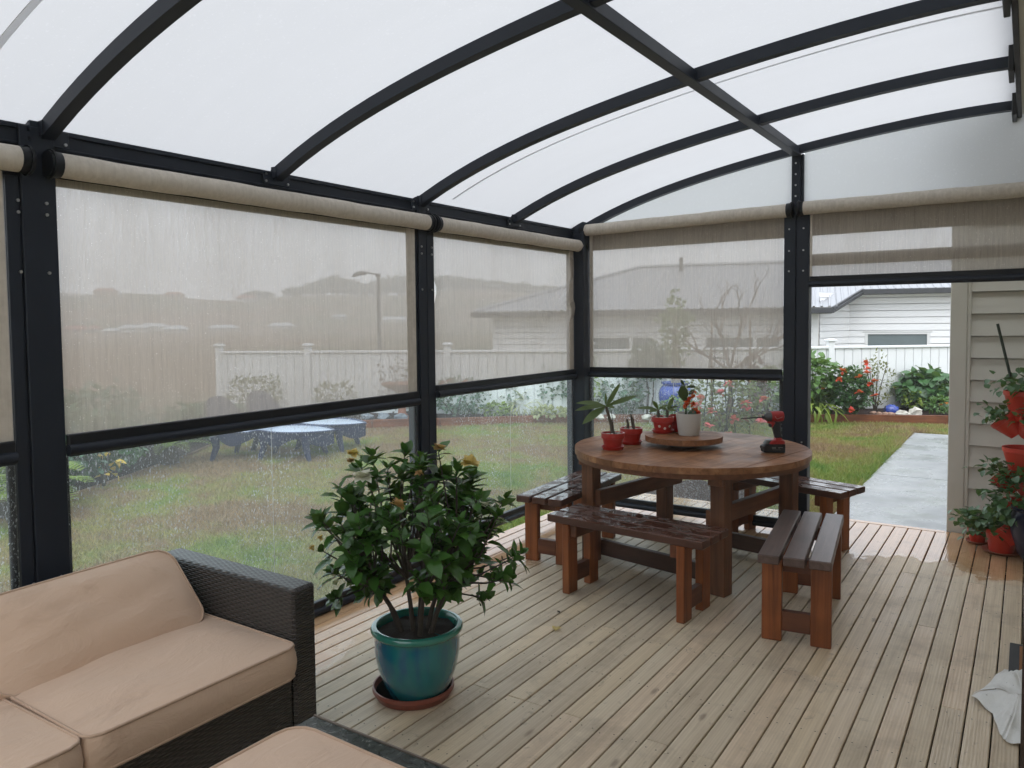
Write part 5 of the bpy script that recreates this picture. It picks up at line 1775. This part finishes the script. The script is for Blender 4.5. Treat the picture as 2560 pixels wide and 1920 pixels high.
S('plant', 'tall pale green plant with upright leaves left of the doorway post', 'plant', -3.72, 13.42, -.03, .30, .80, 200, .15, M['l_pale'], None, None, 5, .1, .3)
S('shrub', 'light green feathery bush beside the doorway post', 'shrub', -3.30, 13.55, -.03, .30, .82, 380, .07, M['l_mid'], 'shrubs along the white fence', None, 5, .1, .3, shape='cone')
orb = tag(MB().ball((0, 0, 0), .075, 16, 10).build('garden_orb', flat('pearly_glass', (.55, .62, .62), .12, .2, 6, coat=.5), None, 'all'), 'small pearly glass orb in the mulch left of the roses', 'ornament')
orb.location = (-4.22, 12.0, .06)
for x, y in ((-6.0, 11.62), (-5.85, 11.74), (-5.3, 11.95), (-3.3, 13.12), (-3.15, 13.2)):
    m = MB().ball((0, 0, 0), (.08, .07, .05), 8, 5, .25)
    tag(m.build('stone', M['whstone']), 'white stone lying on the mulch behind the table', 'stone', 'white stones behind the table').location = (x, y, -.01)

# bay beside the corner post (left screen)
S('rose_bush', 'red flowering bush right of the middle post', 'shrub', -8.35, 10.7, -.03, .56, .62, 700, .08, M['l_blue'], 'shrubs along the white fence', (M['f_red'], .07, [(-.55, .45, -.2), (-.2, .60, -.3), (-.08, .62, -.3), (.18, .60, -.3), (-.48, .12, -.45), (-.3, .5, -.4)], 'flower'), 4, .2, .36)
sp_ = thing('blue_pot', 'small blue pot between the red bush and the arching plant', 'pot', (-8.50, 11.42, .05))
MB().lathe([(0, 0), (.07, 0), (.10, .17), (.105, .19), (.09, .19), (0, .15)], 24).build('body', M['cobalt'], sp_, True)
S('plant', 'arching strap leaved plant against the fence', 'plant', -8.0, 11.7, -.03, .44, .46, 44, .42, M['l_olive'], None, None, 0, .8, .045)
S('shrub', 'bush topped with pink red flower spikes', 'shrub', -7.66, 11.55, -.03, .28, .62, 420, .075, M['l_blue'], 'shrubs along the white fence', (M['f_red'], .055, [(-.12, .66, 0), (-.1, .72, 0), (0, .68, -.05), (.08, .70, 0), (.12, .64, -.05), (.1, .75, 0)], 'flower'), 5, .1, .34)
S('shrub', 'loose airy shrub between the pink spikes and the tall bush', 'shrub', -7.32, 11.95, -.03, .26, .78, 260, .085, M['l_blue'], 'shrubs along the white fence', None, 6, .1, .28)
S('shrub', 'tall dense bush with a single red bloom, left of the corner post', 'shrub', -6.98, 11.9, -.03, .36, .95, 850, .085, M['l_blue'], 'shrubs along the white fence', (M['f_red'], .07, [(.12, .92, -.2)], 'flower'), 6, .1, .32)
S('plant', 'yellow green grassy tuft in the bed', 'plant', -7.38, 11.4, -.03, .26, .30, 90, .26, M['l_cream'], None, None, 0, .45, .05)
S('plant', 'spreading white flowered ground plant left of the corner post', 'plant', -6.85, 11.42, -.03, .36, .14, 230, .09, M['l_cream'], None, None, 0, .2, .3)
S('plant', 'low yellow green plant at the sleeper edge', 'plant', -7.75, 11.05, -.03, .26, .20, 180, .09, M['l_lime'], None, None, 0, .2, .36)
S('plant', 'low green plant under the small blue pot', 'plant', -8.35, 10.95, -.03, .18, .16, 120, .09, M['l_mid'], None, None, 0, .2, .36)
bb = thing('bird_bath', 'terracotta bird bath bowl on a stem in front of the fence', 'bird bath', (-8.95, 9.95, -.06))
MB().lathe([(0, 0), (.17, 0), (.12, .05), (.07, .12), (.065, .42), (.09, .48), (.30, .58), (.36, .635), (.345, .64), (.25, .60), (0, .57)], 36).build('bowl', flat('terracotta', (.26, .10, .06), .7, .15, 14), bb, True)
S('shrub', 'thin reddish shrub beside the bird bath', 'shrub', -9.15, 10.15, -.03, .42, 1.02, 260, .07, M['l_purple'], 'shrubs along the white fence', None, 8, .1, .28)
S('shrub', 'olive shrub behind the loungers', 'shrub', -10.1, 9.5, -.03, .42, .58, 330, .08, M['l_olive'], 'shrubs along the white fence', None, 4, .1, .3)
S('shrub', 'low olive shrub at the far end of the white fence', 'shrub', -11.6, 8.95, -.05, .5, .75, 380, .08, M['l_olive'], 'shrubs along the white fence', None, 4, .1, .3)
for x, y in ((-9.2, 9.75), (-8.9, 9.85), (-8.7, 10.1), (-9.45, 9.6)):
    m = MB().ball((0, 0, 0), (.14, .10, .07), 8, 5, .25)
    tag(m.build('stone', flat('blue_grey_stone', (.17, .19, .22), .6, .2)), 'blue grey stone on the bed behind the loungers', 'stone', 'blue grey stones in the bed').location = (x, y, .0)

# left bed: dark hedge, golden plant, cycad, palm
for i, (x, y, rx, rz_, lab) in enumerate(((-8.58, 4.08, .42, .66, 'dark green hedge bush nearest the wide post'), (-8.92, 4.72, .44, .66, 'dark green hedge bush behind the golden leaved plant'), (-9.75, 5.25, .42, .60, 'dark green hedge bush left of the spiky cycad'), (-10.3, 6.9, .55, .5, 'dark green hedge bush between the cycad and the loungers'), (-10.9, 7.7, .5, .42, 'dark green low bush left of the lounger legs'), (-9.9, 4.4, .7, .85, 'dark green hedge bush in the back row'), (-10.4, 5.5, .7, .85, 'dark green hedge bush at the back of the bed'), (-8.28, 3.45, .40, .60, 'dark green hedge bush half behind the wide post'))):
    S('hedge_bush', lab, 'shrub', x, y, -.12, rx, rz_, 1000, .10, M['l_dark'] if i % 2 else M['l_blue'], 'hedge bushes along the lawn', None, 4, .25, .36)
S('plant', 'golden leaved plant at the lawn edge of the hedge', 'plant', -8.30, 4.42, -.12, .15, .52, 24, .10, M['f_yel'], None, None, 5, .3, .34)
cyc = thing('cycad', 'spiky yellow green cycad beside the dark hedge', 'plant', (-8.96, 5.60, -.12))
MB().lathe([(0, 0), (.12, 0), (.13, .12), (.08, .2), (0, .22)], 14).build('trunk', flat('cycad_trunk', (.06, .04, .03), .9, .4, 40), cyc, True)
LPs, LDs, LUs, LLs = [], [], [], []
for k in range(26):
    a = k * 2.4
    el = random.uniform(.15, 1.0)
    d = Vector((math.cos(a) * math.cos(el), math.sin(a) * math.cos(el), math.sin(el)))
    s = d.cross(Vector((0, 0, 1))).normalized()
    L = random.uniform(.5, .7)
    for j in range(1, 16):
        t_ = j / 16
        c = Vector((0, 0, .2)) + d * (L * t_) + Vector((0, 0, -.35 * L * t_ * t_))
        for sg in (-1, 1):
            LPs.append(tuple(c)); LDs.append(tuple(s * sg + d * .7 + Vector((0, 0, .2)))); LUs.append((0, 0, 1)); LLs.append(.13 * math.sin(PI * (.15 + .8 * t_)))
V, F = leaves_np(LPs, LDs, LUs, np.array(LLs), .010, .3, .15)
np_mesh('frond', V, F, M['l_lime'], cyc)
pal = thing('palm', 'young palm with yellow green fronds at the left edge of the photograph', 'plant', (-7.75, 3.2, -.12))
LPs, LDs, LUs, LLs = [], [], [], []
for k in range(12):
    a = k * 2.4 + .5
    el = random.uniform(.3, 1.1)
    d = Vector((math.cos(a) * math.cos(el), math.sin(a) * math.cos(el), math.sin(el)))
    s = d.cross(Vector((0, 0, 1))).normalized()
    L = random.uniform(.8, 1.05)
    for j in range(2, 20):
        t_ = j / 20
        c = Vector((0, 0, .1)) + d * (L * t_) + Vector((0, 0, -.5 * L * t_ * t_))
        for sg in (-1, 1):
            LPs.append(tuple(c)); LDs.append(tuple(s * sg + d * .8 - Vector((0, 0, .1)))); LUs.append((0, 0, 1)); LLs.append(.28 * math.sin(PI * (.12 + .8 * t_)))
V, F = leaves_np(LPs, LDs, LUs, np.array(LLs), .016, .3, .2)
np_mesh('frond', V, F, M['l_lime'], pal)
MB().lathe([(0, 0), (.07, 0), (.06, .15), (0, .2)], 12).build('trunk', M['bark'], pal, True)

# mulch mound and lawn bits
md = MB()
G = []
for i in range(13):
    r = i / 12
    G.append([(r * .62 * math.cos(a), r * .62 * math.sin(a), .14 * (1 - r * r) + random.uniform(-.012, .012) * (r < .95)) for a in np.linspace(0, 2 * PI, 37)])
md.grid(G)
mo = tag(md.build('mulch_mound', M['mulch'], None, 'all'), 'dark mulch mound in the lawn seen under the table', 'mulch')
mo.location = (-2.66, 7.35, -.148)

# ------------------------------------------------------------------ loungers
M['lw'] = flat('navy_resin_wicker', (.010, .018, .065), .45, .25, 60, bump=.5)
M['lp'] = flat('blue_grey_wet_pad', (.27, .31, .41), .22, .12, 5)
def lounger(label, x, y, rz_):
    t = thing('sun_lounger', label, 'sun lounger', (x, y, -.15), R(rz_), 'garden loungers on the lawn')
    # leaf-shaped plan: two lobes with a waist
    def half(u):          # u 0..1 from head to foot
        if u < .48: return .36 * math.sin(PI * min(1, (u + .06) / .62)) ** .7
        return .37 * max(.0, math.sin(PI * ((u - .40) / .60))) ** .75
    us = np.linspace(.0, 1, 33)
    L = 1.75
    def h(u): return .37 + .02 * math.sin(PI * u) if u > .42 else .37 + (.42 - u) ** 1.4 * .45
    top = [(u * L - L / 2, half(u), h(u)) for u in us]
    m = MB()
    m.grid([[(x_, w * f, z + .012 * (1 - f * f)) for f in np.linspace(-1, 1, 9)] for (x_, w, z) in top])
    m.build('pad', M['lp'], t, 'all')
    sk = MB()
    for sg in (-1, 1):
        row = []
        for (x_, w, z), u in zip(top, us):
            dp = .085 + .11 * abs(math.cos(u * PI * 3 + .5)) ** 2
            row.append([(x_, sg * (w + .012), z - .004), (x_, sg * (w + .014), z - dp * .5), (x_, sg * (w * .96), z - dp)])
        sk.grid(row if sg > 0 else [r[::-1] for r in row])
    sk.build('skirt', M['lw'], t, 'all')
    MB().tube([(x_, w + .01, z) for (x_, w, z) in top] + [(x_, -w - .01, z) for (x_, w, z) in top[::-1]], .016, 7).build('rim', M['lw'], t, True)
    for u, sg in ((.16, 1), (.16, -1), (.50, 1), (.50, -1), (.84, 1), (.84, -1)):
        w = half(u)
        x_ = u * L - L / 2
        MB().tube([(x_, sg * w, .33), (x_ + .01, sg * w * .95, .18), (x_ + (.06 if u > .5 else -.05), sg * (w * .95 + .02), 0)], [.06, .045, .03], 9).build('leg', M['lw'], t, True)
    # raised oval headrest
    hb = MB()
    for off in (0, -.035):
        hb.grid([[(-L / 2 + .34 + off - .20 * v, (-.46 + .92 * f) * math.sqrt(max(0, 1 - (v * .97) ** 2.4)),   .37 + .44 * v) for f in np.linspace(0, 1, 11)] for v in np.linspace(0, 1, 9)])
    hb.build('headrest', M['lw'], t, 'all')
    return t
lounger('navy wicker lounger with a blue grey pad, the nearer of the pair on the lawn', -8.28, 6.62, 27)
lounger('navy wicker lounger with a blue grey pad, the farther of the pair near the sleepers', -8.44, 7.38, 24)

# ------------------------------------------------------------------ street lamp, far houses, trees
lm = thing('street_lamp', 'street lamp with a flat curved head seen through the mesh', 'street lamp', (-.95 * 32.6, 32.6, -1.2))
pl = flat('lamp_grey', (.12, .12, .125), .5)
MB().tube([(0, 0, 0), (0, 0, 5.45)], [.13, .095], 12).build('pole', pl, lm, True)
MB().cbox(-.11, .11, -.11, .11, 5.40, 5.62, .02).build('pole_cap', pl, lm)
a_ = CR * -1
pts = [Vector((0, 0, 5.5)) + a_ * s + Vector((0, 0, z)) for s, z in ((0, 0), (.25, .10), (.5, .16), (.75, .18))]
MB().tube(pts, .045, 8).build('arm', pl, lm, True)
hd = [Vector((0, 0, 5.62)) + a_ * s + Vector((0, 0, z)) for s, z in ((.62, .04), (.8, .04), (1.1, .02), (1.35, -.08), (1.5, -.16))]
m = MB().tube(hd, [.05, .12, .13, .11, .03], 10)
m.build('head', pl, lm, True)

def polar(px, dist):
    a = math.atan((px - 1280) / 1929) + YAW
    return dist * math.sin(a), dist * math.cos(a), -math.degrees(a)
def gz_(x, y):
    return float(terrain_h(np.array(math.hypot(x, y)), np.array(-math.degrees(math.atan2(x, y)))))
M['fh_w'] = flat('far_white_wall', (.62, .62, .60), .7)
M['fh_t'] = flat('far_tan_wall', (.40, .27, .17), .7)
M['fh_r'] = flat('far_red_roof', (.30, .10, .07), .7)
M['fh_g'] = flat('far_grey_roof', (.42, .44, .46), .5)
def far_house(px, dist, w, dp, h, wm_, rm, label, name='far_house'):
    x, y, a = polar(px, dist)
    t = thing(name, label, 'house', (x, y, gz_(x, y) - .2), R(a + random.uniform(-20, 20)), 'distant buildings across the field')
    MB().box(-w / 2, w / 2, -dp / 2, dp / 2, 0, h).build('wall', wm_, t)
    MB().add([(-w / 2 - .4, -dp / 2 - .4, h), (w / 2 + .4, -dp / 2 - .4, h), (w / 2 + .4, dp / 2 + .4, h), (-w / 2 - .4, dp / 2 + .4, h), (-w / 2 + dp * .3, 0, h + dp * .25), (w / 2 - dp * .3, 0, h + dp * .25)],
             [(0, 1, 5, 4), (1, 2, 5), (2, 3, 4, 5), (3, 0, 4), (0, 3, 2, 1)]).build('roof', rm, t)
    for i in range(3):
        xx = -w / 2 + w * (i + .5) / 3
        MB().box(xx - .6, xx + .6, -dp / 2 - .03, -dp / 2 - .005, h * .4, h * .8).build('window', M['nglass'], t)
    return t
for px, d_, w, dp, h, wm_, rm, lab in (
    (335, 236, 7, 4, 1.3, 'fh_w', 'fh_g', 'long low white roofed building, left end of the white row'), (385, 240, 7, 4, 1.4, 'fh_w', 'fh_g', 'long low white roofed building in the middle of the white row'), (440, 232, 6, 4, 1.2, 'fh_w', 'fh_g', 'low white roofed building, right end of the white row'),
    (238, 225, 2.6, 2.6, 2.0, 'fh_t', 'fh_r', 'small tan hut left of the white row'), (280, 230, 4, 3, 1.0, 'fh_w', 'fh_g', 'small white shed beside the tan hut'), (190, 235, 6, 4, 1.3, 'fh_t', 'fh_r', 'low tan house nearest the wide post'),
    (270, 350, 8, 5, 2.0, 'fh_t', 'fh_r', 'wide red roofed house on the slope below the far ridge'), (440, 350, 7, 4, 1.8, 'fh_t', 'fh_r', 'red roofed house high on the slope right of the white row'), (620, 345, 8, 5, 1.8, 'fh_w', 'fh_r', 'white house with red roof under the ridge line'), (560, 240, 8, 4, .9, 'fh_w', 'fh_g', 'white shed at the edge of the field'), (705, 245, 7, 4, .9, 'fh_w', 'fh_g', 'white shed right of centre in the widest mesh'), (850, 270, 5, 3, 1.0, 'fh_w', 'fh_g', 'white shed left of the street lamp'), (1000, 260, 12, 4, 1.0, 'fh_w', 'fh_g', 'long white shed right of the street lamp'), (1330, 250, 12, 4, 1.2, 'fh_w', 'fh_g', 'long white building near the corner post')):
    far_house(px, d_, w, dp, h, M[wm_], M[rm], lab)
M['fartree'] = leafmat('distant_foliage', (.028, .050, .022), (.055, .085, .035), .7, .1)
def far_tree(px, dist, w, h, label):
    x, y, a = polar(px, dist)
    t = thing('tree', label, 'tree', (x, y, gz_(x, y) - .3), 0, 'trees on the far rise')
    MB().tube([(0, 0, 0), (0, 0, h * .5)], [w * .05, w * .03], 6).build('trunk', M['bark'], t)
    n = 700
    p = rng.normal(size=(n, 3)); p /= np.linalg.norm(p, axis=1, keepdims=True)
    lump = 1 + .22 * np.sin(p[:, :1] * 6 + px) + .18 * np.cos(p[:, 1:2] * 7) + .12 * np.sin(p[:, 2:] * 8)
    P = p * rng.uniform(.3, 1, (n, 1)) ** .4 * lump * np.array([w / 2, w / 2, h * .42]) + np.array([0, 0, h * .58])
    V, F = leaves_np(P, rdir(n), rdir(n), w * .10, w * .045, .2, .2)
    np_mesh('crown', V, F, M['fartree'], t)
for px, d_, w, h in ((785, 375, 11, 5), (812, 380, 13, 7), (845, 378, 14, 8.5), (878, 380, 13, 7), (905, 385, 11, 5), (938, 385, 12, 6.5), (968, 380, 14, 8), (1000, 378, 15, 8.5), (1032, 380, 14, 8), (1065, 385, 15, 7.5), (1105, 385, 15, 7), (1145, 385, 14, 6), (1185, 390, 14, 5), (1240, 390, 15, 4.5), (1300, 390, 15, 4.5), (1360, 390, 16, 4.5), (640, 385, 9, 4), (665, 388, 8, 3.5), (735, 385, 9, 4)):
    far_tree(px, d_, w, h, 'distant tree in the clump left of the street lamp pole' if 780 < px < 930 else 'distant tree in the row between the street lamp and the middle post' if 930 < px < 1050 else 'distant tree on the rise right of the middle post' if px > 1050 else 'small distant tree on the low ridge left of the clump')

# ------------------------------------------------------------------ rain haze
HZ = True
if HZ:
    t = NT('rain_haze')
    vol = t.n("VolumePrincipled", Color=(.965, .975, .985), Density=.0022, Anisotropy=.2)
    t.t.links.new(vol.outputs[0], t.out.inputs['Volume'])
    hz = MB().box(-715, 715, -715, 715, -2.3, 47).build('haze', t.m)
    hz['kind'] = 'stuff'
    hz['label'] = 'pale rain haze over the fields and hills'
